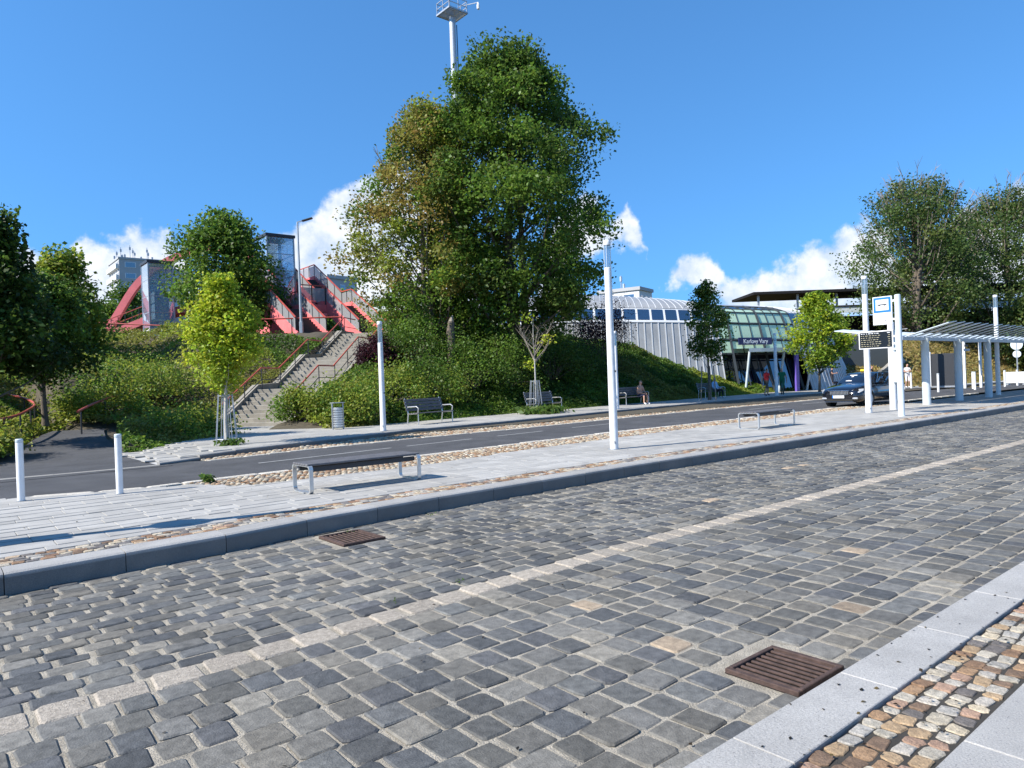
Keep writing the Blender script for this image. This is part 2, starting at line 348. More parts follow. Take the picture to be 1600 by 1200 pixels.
# rusty gully grates let into the road
def grate(x0, x1, y0, y1, label):
    o = empty('gully_grate', ((x0 + x1) / 2, (y0 + y1) / 2, 0)); w, d = x1 - x0, y1 - y0
    b = MB(); b.box((0, 0, -.004), (w, d, .004)); b.build('pit', MT['hole'], o)
    f = MB()
    for s_ in (-1, 1): f.box((s_ * (w / 2 - .018), 0, .01), (.036, d, .03), bev=.004); f.box((0, s_ * (d / 2 - .015), .011), (w - .074, .03, .03), bev=.004)
    f.build('frame', MT['rust'], o); n = 8
    for i in range(n):
        b = MB(); b.box((-w / 2 + .04 + (w - .08) * (i + .5) / n, 0, .009), ((w - .08) / n * .4, d - .064, .016), bev=.005); b.build('bar', MT['rust'], o)
    tag(o, label, 'drain grate', 'gully grates in the cobbled road')
grate(3.58, 4.1, 2.0, 2.46, 'rusty iron gully grate beside the near pale kerb')
grate(3.53, 4.06, 7.3, 7.95, 'rusty iron gully grate at the foot of the far platform kerb')
b = MB(); b.tube([(3.2, 8.1, -.004), (3.6, 8.13, -.004), (4.2, 8.17, -.004)], .01, 5); b.build('gutter_seam', MT['darkjoint'], road)

# near pavement: pale kerb, mosaic band, slabs
g = MB(); g.box((60, -1.5, .055), (140, 6.05, .15)); near = struct(g.build('near_pavement', MT['darkjoint']))
x = -1.3
while x < 14:
    mb = MB(); k = rnd.uniform(.93, 1.05); mb.col = tuple(q * k for q in S(160, 157, 152)); mb.box((x + .5, 1.685, .055), (.994, .29, .19), bev=.004); mb.build('kerb_stone', MT['granite'], near); x += 1.0
pal = [S(182, 174, 158), S(172, 166, 152), S(190, 176, 150), S(166, 164, 158), S(146, 112, 80), S(124, 90, 64), S(170, 142, 108), S(98, 72, 56), S(182, 160, 134), S(78, 80, 86), S(160, 158, 152), S(178, 172, 162), S(160, 126, 106), S(186, 176, 156), S(174, 168, 156)]
def mos(yA, yB, x0, x1, rows, z, fY, parent, name='mosaic_stone', most=300, lx=(.075, .125), pal=pal):
    P = []; ph = (yB - yA) / rows
    for r in range(rows):
        x = x0 + rnd.uniform(0, .08)
        while x < x1:
            l = rnd.uniform(*lx); k = rnd.uniform(.85, 1.1); c = tuple((q * .72 + m_ * .28) * k for q, m_ in zip(rnd.choice(pal), S(158, 140, 116))); a = (x + l / 2, fY(x + l / 2, yA + ph * (r + .5)) + rnd.uniform(-.008, .008))
            P.append(((*a, z), lambda mb, a=a, l=l, c=c: stone(mb, a, l - rnd.uniform(.009, .017), ph - rnd.uniform(.007, .018), z + rnd.uniform(-.003, .003), dep=.05, rz=rnd.uniform(-.1, .1), bev=.004, cut=rnd.uniform(.008, .018), jit=.007, col=c, tilt=.03, dome=.001)))
            x += l
    lay(P, name, MT['mosaic'], parent, most)
mos(1.165, 1.535, 1.6, 9, 4, .137, lambda X, Y: Y, near)
for r, (ya, yb) in enumerate(((.56, 1.155), (-.05, .55))):
    x = -.6 + r * .3
    while x < 10:
        mb = MB(); k = rnd.uniform(.95, 1.05); mb.col = tuple(q * k for q in S(160, 157, 152)); mb.box((x + .4, (ya + yb) / 2, .11), (.794, yb - ya - .006, .06), bev=.005); mb.build('slab', MT['granite'], near); x += .8

# bus platform across the road
PB = [(-8, 14.6), (.9, 13.95), (2.6, 13.3), (3.4, 13.1), (4.2, 11.95), (7.5, 11.9), (10.2, 12.4), (15, 12.8), (20, 13.05), (29, 13.3), (60, 13.4), (130, 13.4)]   # back of the slabs
SB = [(-8, 14.65), (.9, 14.0), (2.6, 13.42), (3.55, 13.5), (6.2, 13.65), (8.4, 13.65), (11.5, 13.95), (15.7, 14.25), (21.7, 14.2), (29, 14.45), (60, 14.5), (130, 14.5)]  # back of the cobble strip
xs = [-8 + .5 * i for i in range(277)]
g = MB(); g.sheet([[(x, KY(x) + .1, -.1) for x in xs], [(x, KY(x) + .1, .186) for x in xs], [(x, KY(x) + 1, .186) for x in xs], [(x, interp(x, PB), .186) for x in xs]]); plat = struct(g.build('bus_platform', MT['slabjoint']))
def kerb_piece(x0, x1, fY, z0, z1, w, parent, col, face_shade=.5, name='kerb_stone'):
    mb = MB(); k = rnd.uniform(.93, 1.06); mb.col = tuple(q * k for q in col); rows = []
    prof = [(0, z0), (0, z1 - .045), (.012, z1 - .014), (.04, z1), (w, z1), (w, z0)]
    dz = rnd.uniform(-.003, .003)
    for x in (x0 + .004, (x0 + x1) / 2, x1 - .004): rows.append([(x, fY(x) + d, z + dz) for d, z in prof])
    mb.sheet(rows); mb.c = [tuple(q * (face_shade if i % 6 < 2 else 1) for q in c) for i, c in enumerate(mb.c)]   # shade of the road-facing side, painted darker into its vertex colours
    n = len(prof); mb.f.append(list(range(n))); mb.m.append(0); mb.f.append([2 * n + i for i in range(n)][::-1]); mb.m.append(0)
    mb.f = [f[::-1] for f in mb.f]; mb.build(name, MT['granite'], parent)
x = -4.5
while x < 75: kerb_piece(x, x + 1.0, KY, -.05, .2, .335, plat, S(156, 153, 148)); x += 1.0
mos(8.81, 9.24, -1, 40, 4, .198, lambda X, Y: Y + gk(X) * .95, plat, lx=(.095, .15), pal=pal + [S(84, 88, 96), S(98, 100, 104), S(120, 84, 62), S(90, 92, 98), S(150, 112, 84)])
P = []; y = 9.25; rows_ = []
while y < 14: h = rnd.choice((.2, .2, .3, .3, .4)); rows_.append((y, h)); y += h
for (ya, h) in rows_:
    x = -2.5 + rnd.uniform(0, .5)
    while x < 56:
        l = rnd.choice((.4, .5, .6, .8)); xm = x + l / 2; y0 = ya + gk(xm) * .95 * max(0, 1 - (ya - 9.2) / 3.5); y1 = y0 + h; lim = interp(xm, PB) - .01
        if y0 < lim - .06:
            y1 = min(y1, lim); k = rnd.uniform(.9, 1.06); c = tuple(q * k for q in S(162, 159, 153))
            P.append(((xm, (y0 + y1) / 2, .2), lambda mb, xm=xm, y0=y0, y1=y1, l=l, c=c: (setattr(mb, 'col', c), mb.box((xm, (y0 + y1) / 2, .18 + rnd.uniform(-.0015, .0015)), (l - .007, y1 - y0 - .007, .04), bev=.004))))
        x += l
lay(P, 'paving_slab', MT['concrete_slab'], plat, 300)
# brown cobble strip behind the slabs, with rough granite edging, and the same along the far gutter
brown = [S(150, 122, 96), S(168, 148, 122), S(164, 156, 140), S(136, 106, 80), S(176, 166, 148), S(128, 116, 104), S(156, 134, 108), S(172, 160, 138)]
def cobble_strip(name, fa, fb, x0, x1, z, pitch=.115):
    g = MB(); xx = [x0 + (x1 - x0) * i / 90 for i in range(91)]
    g.sheet([[(x, fa(x), z - .022) for x in xx], [(x, fb(x), z - .022) for x in xx]]); base = struct(g.build(name, MT['mortar']))
    mb = MB(); n = int((x1 - x0) / pitch)
    for i in range(n):
        x = x0 + pitch * (i + .5); a, b_ = fa(x), fb(x); m = int((b_ - a) / (pitch * .95))
        for j in range(m):
            k = rnd.uniform(.75, 1.12); c = tuple(q * k for q in rnd.choice(brown))
            stone(mb, (x + rnd.uniform(-.015, .015) + (.05 if j % 2 else 0), a + (b_ - a) * (j + .5) / m), pitch * rnd.uniform(.72, .9), pitch * rnd.uniform(.72, .88), z + rnd.uniform(-.012, .012), dep=.04, rz=rnd.uniform(-.3, .3), bev=.014, cut=.02, jit=.006, col=c, tilt=.1, dome=.008)
    tag(mb.build('small_cobble_field', MT['mosaic'], base), kind='stuff'); return base
strip = cobble_strip('cobble_strip', lambda x: interp(x, PB) + .02, lambda x: interp(x, SB) - .2, 3.4, 34, .2)
x = 1.2
while x < 46:   # uneven edging stones along the lane
    l = rnd.uniform(.35, 1.0); a = (x + l / 2, interp(x + l / 2, SB) - .08); mb = MB(); k = rnd.uniform(.85, 1.08)
    sl_ = (interp(x + l, SB) - interp(x, SB)) / l
    stone(mb, a, l - .02, rnd.uniform(.13, .26), .2 + rnd.uniform(-.004, .008), rz=math.atan(sl_), bev=.012, cut=.02, jit=.014, col=tuple(q * k for q in S(200, 192, 178)), tilt=.01); mb.build('edging_stone', MT['mosaic'], strip); x += l
# asphalt lane, park path, far pavement
AF = [(-8, 17.4), (1.2, 17.2), (2.1, 16.95), (4.7, 17.3), (8, 17.9), (11.1, 18.3), (15, 18.4), (22.5, 19.1), (37, 19.6), (50, 19.6), (62, 18.2), (130, 17.5)]
K2 = [(-8, 17.7), (1.2, 17.4), (3.9, 17.25), (4.9, 17.75), (5.7, 18.2), (7.3, 18.75), (12.3, 20.4), (17, 20.9), (26.5, 22.4), (35, 23.2), (42, 23.6), (50, 23.4), (57, 20.6), (75, 19.6), (130, 19)]
SW = [(-8, 20), (1.0, 20), (4.0, 21.5), (4.6, 21.4), (5.9, 22.7), (7.5, 24.3), (8.6, 26.2), (9.3, 30.5), (11.6, 30.0), (12.0, 27), (11.2, 24.2), (13, 24.1), (16, 24.6), (21, 25.3), (30, 26.4), (40, 27.4), (50, 28.4), (58, 27), (66, 25), (130, 24)]
g = MB(); g.sheet([[(x, interp(x, SB) - .1, .186) for x in xs], [(x, interp(x, AF) + .1 if x > 4.5 else interp(x, K2) + .2, .186) for x in xs]]); lane = struct(g.build('asphalt_lane', MT['asphalt']))
for (xa, ya, xb, yb, w) in ((5.6, 15.6, 9.2, 16.1, .10), (9.7, 16.15, 12, 16.4, .10), (13, 16.5, 15, 16.7, .1), (16.5, 16.9, 18.5, 17, .1), (28, 17.5, 31, 17.6, .1), (33, 17.7, 36, 17.8, .1), (38.5, 17.8, 42, 17.9, .1)):
    mb = MB(); d = Vector((xb - xa, yb - ya)).normalized(); n = Vector((-d.y, d.x)) * w / 2
    mb.add([(xa - n.x, ya - n.y, .190), (xb - n.x, yb - n.y, .190), (xb + n.x, yb + n.y, .190), (xa + n.x, ya + n.y, .190)], [[0, 1, 2, 3]]); mb.build('lane_marking', MT['paint'], lane)
gut = cobble_strip('gutter_strip', lambda x: interp(x, AF), lambda x: interp(x, K2) - .02, 5.0, 40, .2, .14)
x = 5
while x < 44:
    l = rnd.uniform(.5, 1.1); a = (x + l / 2, interp(x + l / 2, AF)); mb = MB(); k = rnd.uniform(.8, 1.05)
    stone(mb, a, l - .02, rnd.uniform(.12, .25), .2 + rnd.uniform(-.004, .006), rz=math.atan((interp(x + l, AF) - interp(x, AF)) / l), bev=.012, cut=.02, jit=.014, col=tuple(q * k for q in S(190, 182, 168))); mb.build('edging_stone', MT['mosaic'], gut); x += l
def KZ(x): return interp(x, [(3.4, .2), (5.9, .32), (130, .32)])
xs2 = [3.6 + .3 * i for i in range(300)]
def swback(x): return interp(x, SW) + 2.5 if not 8.4 < x < 12.2 else 33
g = MB(); g.sheet([[(x, interp(x, K2) + .05, KZ(x) - (.035 if x < 6.3 else .012)) for x in xs2], [(x, max(swback(x), interp(x, K2) + .2), KZ(x) - (.035 if x < 6.3 else .012)) for x in xs2]]); side = struct(g.build('far_pavement', MT['slabbed']))
x = 4.0
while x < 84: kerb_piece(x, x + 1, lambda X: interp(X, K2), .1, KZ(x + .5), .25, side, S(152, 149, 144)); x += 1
P = []; y0 = 0
for r in range(38):
    x = 3.7 + rnd.uniform(0, .6)
    while x < 64:
        l = rnd.choice((.5, .6, .8)); xm = x + l / 2; ya = 17.4 + r * .4; yb = ya + .4; lim = swback(xm) - .05; k2_ = interp(xm, K2) + .27; ya = max(ya, k2_)
        if ya < lim - .1 and yb - ya > .08 and not (xm < 4.6 and r > 9):
            k = rnd.uniform(.92, 1.05); c = tuple(q * k for q in S(162, 159, 153))
            P.append(((xm, ya, .32), lambda mb, x=x, l=l, ya=ya, yb=min(yb, lim), c=c, z=KZ(xm): (setattr(mb, 'col', c), mb.box((x + l / 2, (ya + yb) / 2, z - .016), (l - .008, yb - ya - .008, .032), rz=0))))
        x += l
lay(P, 'pavement_slab', MT['concrete_slab'], side, 300)
g = MB(); g.sheet([[(x0 + (x1 - x0) * t, y, .192 + max(0, y - 22) * .06) for t in (0, .5, 1)] for (y, x0, x1) in ((16.9, 1.15, 4.3), (18, .9, 4.1), (20, .9, 4.2), (22, 1.3, 4.3), (24, 1.9, 4.4), (27, 2.6, 4.5), (30, 3.0, 5.2), (34, 3.6, 6.4), (38, 3.0, 6.2), (42, 1, 4.5))]); struct(g.build('park_path', MT['asphalt']))
g = MB(); g.col = S(162, 159, 153); g.sheet([[(x, y, .196) for x in (-9, -3, .85)] for y in (17.15, 18.5, 20.2)]); struct(g.build('side_pavement', MT['concrete_slab']))
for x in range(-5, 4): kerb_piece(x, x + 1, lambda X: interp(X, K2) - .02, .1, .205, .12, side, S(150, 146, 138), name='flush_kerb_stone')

# ------------------------------------------------------------------ embankment
VF = [(-12, 20.3), (.8, 20.3), (1.2, 22.5), (2.6, 27), (3.4, 29.5), (3.9, 27.5), (4.15, 21.7), (4.6, 21.5), (5.9, 22.8), (7.5, 24.4), (9.4, 26), (10.9, 24.6), (11.4, 23.9), (13, 24.1), (16, 24.6), (21, 25.3), (30, 26.4), (40, 27.4), (50, 28.4), (56, 28.8), (90, 29)]
HC = [(-12, 5.3), (20, 5.0), (27, 4.7), (33, 4.3), (39, 3.7), (43.5, 2.3), (48, 1.5), (53, 1.0), (57, .35), (90, .2)]
WD = [(-12, 30), (4, 28), (9, 24), (14, 14), (18, 11.5), (30, 9.5), (45, 6), (90, 6)]
SP0 = Vector((10.6, 29.7)); SU = Vector((.768, .641)); SV = Vector((-.641, .768)); SLEN = 12.6; SH = 4.7
def stair_z(t):   # three flights of nine steps with two landings
    z = 0.; t0 = 0
    for k in range(3):
        if t < t0: return z
        n = min(9, int(max(0, t - t0) / .34) + 1); z = SH / 3 * k + n * SH / 27; t0 += 9 * .34 + 1.7
        if t < t0 - 1.7 or k == 2: return z
    return z
def path_d(x, y):
    pts = [(2.6, 17), (2.6, 21), (3.5, 26), (4.0, 28.4)]; best = 99
    for (a, b), (c, d) in zip(pts, pts[1:]):
        t = max(0, min(1, ((x - a) * (c - a) + (y - b) * (d - b)) / ((c - a) ** 2 + (d - b) ** 2))); best = min(best, math.hypot(x - a - t * (c - a), y - b - t * (d - b)))
    return best
from mathutils import noise as mn
def tz(x, y):
    s = (y - interp(x, VF)) / interp(x, WD); s = max(0, min(1, s)); z = .22 + interp(x, HC) * (s * s * (3 - 2 * s) * .65 + s * .35)
    q = Vector((x, y)) - SP0; t = q.dot(SU); w = abs(q.dot(SV))
    if w < 7 and -7 < t < 17:
        sz = .3 + max(0, min(SH, t / SLEN * SH)); f = max(0, min(1, (w - 2) / 5)); f *= f; z = z * f + min(z, sz + .25) * (1 - f)
        if w < 1.75: z = min(z, max(.15, sz - .75))
    pd = path_d(x, y)
    if pd < 3 and y < 40: z = min(z, .12 + max(0, y - 22) * .06 + max(0, pd - 1.1) * .55)
    return z
gx = np.arange(-14, 92, .7); gy = np.arange(20, 84, .7)
mb = MB(); mb.sheet([[(x, y, tz(x, y)) for x in gx] for y in gy]); struct(smooth_angle(mb.build('embankment', MT['soil']), 60))
def path_sheet():
    pts = [(2.6, 16.9, 1.6), (2.5, 19, 1.65), (2.6, 21, 1.6), (3.4, 26, 1.05), (3.9, 28.4, .9), (4.2, 29.4, .8)]; a = []; b = []
    for i, (x, y, w) in enumerate(pts):
        p, q = pts[max(0, i - 1)], pts[min(len(pts) - 1, i + 1)]; d = Vector((q[0] - p[0], q[1] - p[1])).normalized(); z = .193 + max(0, y - 22) * .06
        a.append((x + d.y * w, y - d.x * w, z)); b.append((x - d.y * w, y + d.x * w, z))
    return a, b
old = bpy.data.objects['park_path']; bpy.data.objects.remove(old)
mb = MB(); a, b = path_sheet(); mb.sheet([b, a]); struct(mb.build('park_path', MT['asphalt']))

# ------------------------------------------------------------------ foliage
def leaf_mesh(name, pts, size, cols, parent, up=.35, material=None, long=1.0):
    n = len(pts); pts = np.asarray(pts, np.float32); sz = size * nr.uniform(.65, 1.3, (n, 1)).astype(np.float32)
    nv = nr.normal(size=(n, 3)); nv[:, 2] = np.abs(nv[:, 2]) * .8 + up; nv /= np.linalg.norm(nv, axis=1, keepdims=True)
    t = nr.normal(size=(n, 3)); t -= nv * (t * nv).sum(1, keepdims=True); t /= np.linalg.norm(t, axis=1, keepdims=True); b = np.cross(nv, t)
    v = np.empty((n, 4, 3), np.float32)
    v[:, 0] = pts - t * sz * .5 * long; v[:, 2] = pts + t * sz * .55 * long; v[:, 1] = pts + b * sz * .36 + nv * sz * .12; v[:, 3] = pts - b * sz * .36 + nv * sz * .12
    me = bpy.data.meshes.new(name); me.vertices.add(n * 4); me.vertices.foreach_set('co', v.ravel()); me.loops.add(n * 4); me.loops.foreach_set('vertex_index', np.arange(n * 4, dtype=np.int32))
    me.polygons.add(n); me.polygons.foreach_set('loop_start', np.arange(0, n * 4, 4, dtype=np.int32)); me.update(calc_edges=True)
    c = np.ones((n, 4, 4), np.float32); c[:, :, :3] = np.asarray(cols, np.float32)[:, None, :]
    at = me.color_attributes.new('Col', 'FLOAT_COLOR', 'POINT'); at.data.foreach_set('color', c.ravel())
    me.materials.append(material or MT['leaf']); o = bpy.data.objects.new(name, me); COL.objects.link(o); o.parent = parent; return o
def jitter(col, n, k=.25, h=.12):
    c = np.tile(np.asarray(col), (n, 1)) * nr.uniform(1 - k, 1 + k, (n, 1)); return c * nr.uniform(1 - h, 1 + h, (n, 3))
def tree(name, label, base, H, z0, prof, ncl, per, crad, leaf, pal, trunk_r=.18, limbs=40, bark='bark', bare=0, group=None, cat='tree', lean=(0, 0), side=None, seed=1, flat=.75, multi=1, weight=None):
    r = random.Random(seed); root = empty(name, base); tb = MB()
    def axis(z): t = z / H; return Vector((lean[0] * t * t, lean[1] * t * t, z))
    for k in range(multi):
        off = Vector((0, 0, 0)) if k == 0 else Vector((r.uniform(-.9, .9), r.uniform(-.9, .9), 0))
        hs_ = [0, .04, .15, .35, .55, .75, .93]
        tb.tube([axis(H * h) + off * (1 - .3 * h) + Vector((r.uniform(-1, 1), r.uniform(-1, 1), 0)) * trunk_r * .5 * (h > .1) for h in hs_], [trunk_r * (1.5 if h == 0 else 1.12 if h < .1 else (1 - h) ** .8 + .04) * (1 if k == 0 else .7) for h in hs_], 9)
    P_, C_ = [], []; cl = []
    for i in range(ncl):
        u = r.random() ** .85 if not weight else weight(r); rad = interp(u, prof); a = r.uniform(0, 2 * math.pi)
        nz = mn.noise(Vector((math.cos(a) * 1.3, math.sin(a) * 1.3, u * 4 + seed * 7.3))); rad *= 1 + .38 * nz
        q = rad * (r.random() ** .45); z = z0 + (H - z0) * u; c = axis(z) + Vector((q * math.cos(a), q * math.sin(a), r.uniform(-.3, .3))); cl.append(c)
        n = int(per * r.uniform(.55, 1.35)); s = crad * r.uniform(.6, 1.25); g_ = np.clip(nr.normal(size=(n, 3)), -1.5, 1.5) * (s * .5, s * .5, s * .5 * flat); P_.append(g_ + np.array(c))
        col = pal[0] if callable(pal[0]) else None
        C_.append(jitter(pal[0](c) if col else r.choice(pal), n))
    for i, c in enumerate(cl[:limbs]):
        q = math.hypot(c.x - axis(c.z).x, c.y - axis(c.z).y); zs = max(z0 * .6, c.z - q * .9 - .3); s0 = axis(zs); m_ = s0.lerp(c, .5) + Vector((r.uniform(-.1, .1) * q, r.uniform(-.1, .1) * q, -.08 * q)); rr_ = max(.012, trunk_r * .38 * (1 - zs / H))
        tb.tube([s0, m_, c], [rr_, rr_ * .6, rr_ * .2], 5, False)
    for i in range(bare):
        a = r.uniform(0, 2 * math.pi); u = r.uniform(.55, 1); rad = interp(u, prof) * r.uniform(.3, 1.0); s0 = axis(z0 + (H - z0) * u) + Vector((math.cos(a) * rad, math.sin(a) * rad, 0)); L_ = r.uniform(1.0, 2.8) * H / 18
        d = Vector((math.cos(a) * .5, math.sin(a) * .5, r.uniform(.5, 1.3))).normalized(); e = s0 + d * L_; tb.mat = 1
        tb.tube([s0 - d * L_, s0, e], [.06, .04, .012], 4, False)
        for k in range(4):
            p = s0.lerp(e, r.uniform(.1, .9)); dd = (d + Vector((r.uniform(-1, 1), r.uniform(-1, 1), r.uniform(-.4, .8))) * .8).normalized(); tb.tube([p, p + dd * L_ * .4], [.025, .008], 3, False)
        tb.mat = 0
    smooth_angle(tb.build('trunk', [MT[bark], MT['deadwood']], root), 50)
    if ncl: leaf_mesh('crown', np.concatenate(P_), leaf, np.concatenate(C_), root)
    tag(root, label, cat, group); return root
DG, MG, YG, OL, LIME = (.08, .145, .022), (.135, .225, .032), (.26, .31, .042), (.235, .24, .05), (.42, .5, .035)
BR = (.29, .225, .055)
# ground-covering shrubs of the slope: uncountable mass
def value_noise(x, y, s, o=0): return mn.noise(Vector((x / s + o, y / s - o, o * 1.7)))
pts, cols = [], []
for i in range(290000):
    x = rnd.uniform(-7, 57); s = rnd.random() ** 1.2; w = interp(x, WD); y = interp(x, VF) + s * min(w * 1.15, 27)
    if 8.6 < x < 12.4 and y < 31.3 and y < interp(x, SW) + 1 and x < 11.2: continue
    q = Vector((x, y)) - SP0; t = q.dot(SU); sd = q.dot(SV)
    if abs(sd) < 1.78 and -7 < t < 14: continue
    if path_d(x, y) < 1.25 and y < 40: continue
    z = tz(x, y); n1 = value_noise(x, y, 1.5); n2 = value_noise(x, y, .5, 3)
    edge = max(.05, min(1, (y - interp(x, VF)) / 1.2)); near_st = min(1, max(.15, (abs(sd) - 1.7) / 1.5)) if -4 < t < 14 else 1
    h = (.42 + .42 * n1 + .18 * n2) * edge * near_st
    if x > 44: h *= .8
    pts.append((x, y, z + h * rnd.uniform(.45, 1.08)))
    k = value_noise(x, y, 3.5, 9); left = x < 14
    base = (YG if k > .12 else OL if k > -.25 else MG) if left else (MG if k > .1 else DG if k > -.25 else OL)
    if x > 40: base = YG if k > -.1 else MG
    cols.append(base)
cols = np.asarray(cols) * nr.uniform(.65, 1.25, (len(cols), 1)) * nr.uniform(.9, 1.1, (len(cols), 3))
o = leaf_mesh('shrubbery', pts, .12, cols, None, up=.5, long=1.2); tag(o, 'low green shrubs covering the slope behind the pavement', 'shrubs', kind='stuff')
def shrub(label, x, y, r_, h, col, n=2500, leaf=.105, name='shrub', group=None, zoff=0, cat='shrub'):
    z = tz(x, y) + zoff; root = empty(name, (x, y, z)); P_, C_ = [], []; st = MB(); r = random.Random(int(x * 91 + y * 17))
    for i in range(26):
        a, q = r.uniform(0, 6.283), r_ * r.random() ** .5; zz = h * (1 - .6 * (q / r_) ** 2) * r.uniform(.35, 1); c = np.array((q * math.cos(a), q * math.sin(a), zz)); k = int(n / 26)
        P_.append(nr.normal(size=(k, 3)) * r_ * .2 + c); C_.append(jitter(r.choice(col), k)); st.tube([(0, 0, 0), tuple(c * .5 + np.array((0, 0, .1 * h))), tuple(c)], [.03, .02, .006], 4, False)
    st.build('stem', MT['bark'], root); p = np.concatenate(P_); p[:, 2] = np.abs(p[:, 2]); leaf_mesh('foliage', p, leaf, np.concatenate(C_), root); tag(root, label, cat, group); return root
PUR = [(.055, .018, .028), (.08, .025, .035), (.035, .014, .02)]
shrub('dark purple-leaved shrub right of the concrete steps', 17.1, 31.0, 1.0, 1.5, PUR, 5000)
shrub('dark purple-leaved shrub beside the silver building end', 33.5, 31.5, 2.0, 4.2, PUR, 7500)
for i, (x, y, r_, h, col, lab) in enumerate(((12.7, 25.6, 1.5, 1.4, [YG, MG], 'broad yellow-green shrub just behind the litter bin'), (11.5, 26.6, 1.2, 1.3, [YG, MG], 'rounded green shrub at the foot of the steps'),
        (15.2, 26.9, 1.6, 1.6, [MG, YG], 'green shrub halfway between litter bin and first bench'), (17.6, 27.3, 1.7, 2.1, [MG, DG, YG], 'tall green shrub behind the first wooden bench'), (19.4, 30.6, 2.0, 3.0, [MG, DG], 'large dark green shrub above the first wooden bench'),
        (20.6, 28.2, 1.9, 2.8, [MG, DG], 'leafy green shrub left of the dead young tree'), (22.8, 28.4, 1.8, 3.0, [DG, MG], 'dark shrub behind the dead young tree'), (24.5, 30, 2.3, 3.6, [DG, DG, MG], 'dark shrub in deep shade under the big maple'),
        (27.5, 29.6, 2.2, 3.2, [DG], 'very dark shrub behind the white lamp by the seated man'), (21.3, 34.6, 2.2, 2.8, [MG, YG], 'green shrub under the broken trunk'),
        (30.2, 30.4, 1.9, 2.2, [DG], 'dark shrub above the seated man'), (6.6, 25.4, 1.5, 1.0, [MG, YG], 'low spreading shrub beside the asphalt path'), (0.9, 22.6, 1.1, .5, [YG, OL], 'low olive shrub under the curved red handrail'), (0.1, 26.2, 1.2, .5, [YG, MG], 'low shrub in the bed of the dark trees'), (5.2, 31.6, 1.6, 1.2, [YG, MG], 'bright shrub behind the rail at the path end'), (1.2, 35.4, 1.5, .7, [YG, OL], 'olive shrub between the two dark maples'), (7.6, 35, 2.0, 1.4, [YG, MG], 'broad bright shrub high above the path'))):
    shrub(lab, x, y, r_, h, col, 6000)
# trees
big = [(0, 3.2), (.12, 4.2), (.32, 5.3), (.5, 5.3), (.7, 4.5), (.88, 3.1), (1, 1.2)]
tree('maple_tree', 'tall dark green maple towering over the slope', (24.9, 29.8, 3.2), 16.4, 1.2, big, 430, 230, 1.05, .19, [DG, DG, MG, MG, (.1, .15, .03)], .3, 90, seed=3, multi=3, lean=(.3, 0))
def yel(c): return random.choice([OL, BR, YG, OL, BR, (.3, .26, .06)]) if c.z > 3 and random.random() < .88 else MG
random.seed(4)
tree('maple_tree', 'yellowing maple with browned leaf tips left of the dark maple', (21.3, 32.3, 3.6), 12.8, 1.0, [(0, 3.2), (.2, 4.3), (.45, 4.1), (.7, 3.1), (.9, 1.9), (1, .7)], 270, 170, 1.0, .17, [yel], .2, 70, seed=8, multi=2, bare=7)
tree('dark_tree', 'dark maple tree standing by the curved red handrail', (1.5, 25.6, .55), 6.3, 2.1, [(0, 1.15), (.25, 1.65), (.5, 1.3), (.7, .75), (.88, .4), (1, .1)], 150, 170, .75, .15, [DG, (.045, .08, .017)], .13, 30, seed=12)
tree('dark_tree', 'dark maple tree second from the frame edge', (3.3, 30.3, .8), 5.2, 1.9, [(0, 1.1), (.3, 1.6), (.6, 1.3), (.85, .7), (1, .2)], 110, 150, .7, .14, [DG, MG, (.05, .09, .018)], .1, 26, seed=13)
tree('light_tree', 'lighter green tree behind the two dark maples', (5.4, 41.5, 2.6), 5.9, 1.2, [(0, 1.0), (.35, 1.4), (.7, .9), (1, .25)], 110, 120, 1.0, .22, [MG, YG], .15, 24, seed=14)
tree('round_tree', 'bushy green tree in front of the red arch', (15.6, 48.6, 4.9), 8.4, .9, [(0, 2.0), (.3, 3.3), (.6, 3.0), (.85, 1.7), (1, .5)], 190, 140, 1.2, .22, [MG, DG, MG], .2, 34, seed=15)
for i, (x, y, z, H_, r_, lab) in enumerate(((19, 96, 5, 10, 4.0, 'far green tree before the grey apartment block'), (16, 88, 5, 6.5, 3.2, 'low far tree at the foot of the arch'), (35, 72, 5, 7, 4.5, 'far dark tree behind the red stairs'), (42, 74, 5, 6.6, 4.5, 'far tree right of the red stairs'), (62, 92, 5, 9.5, 3.5, 'far tree showing above the silver roof'), (24, 70, 5, 6, 3, 'far tree behind the lift tower'), (29, 66, 5, 5, 3, 'far bush behind the red stairs landing'))):
    tree('far_tree', lab, (x, y, z), H_, 1.0, [(0, r_ * .7), (.35, r_), (.7, r_ * .75), (1, r_ * .2)], 90, 110, 1.4, .32, [MG, DG], .2, 16, seed=30 + i)
def big_right(x, y, z, H_, r_, lab, seed, bare): tree('old_tree', lab, (x, y, z), H_, H_ * .17, [(0, r_ * .6), (.25, r_), (.55, r_ * .95), (.8, r_ * .65), (1, r_ * .25)], 250, 120, 1.8, .27, [(.08, .135, .034), (.11, .17, .04), (.075, .125, .03), (.15, .19, .05)], .55, 60, seed=seed, bare=bare, multi=2)
big_right(84, 31.5, 2.6, 19, 7.5, 'old half-dead tree with bare twigs on the dry grass bank', 41, 130)
big_right(98, 27, 2, 19.5, 8, 'old half-dead tree at the frame edge behind the shelter', 42, 110)
big_right(104, 36, 2, 17, 7, 'dark old tree behind the half-dead ones', 43, 20)
big_right(90, 20.5, .3, 9, 5.5, 'dark leafy tree behind the shelter columns', 44, 8)
big_right(112, 22, .3, 12, 7, 'dark leafy tree far along the lane', 45, 8)
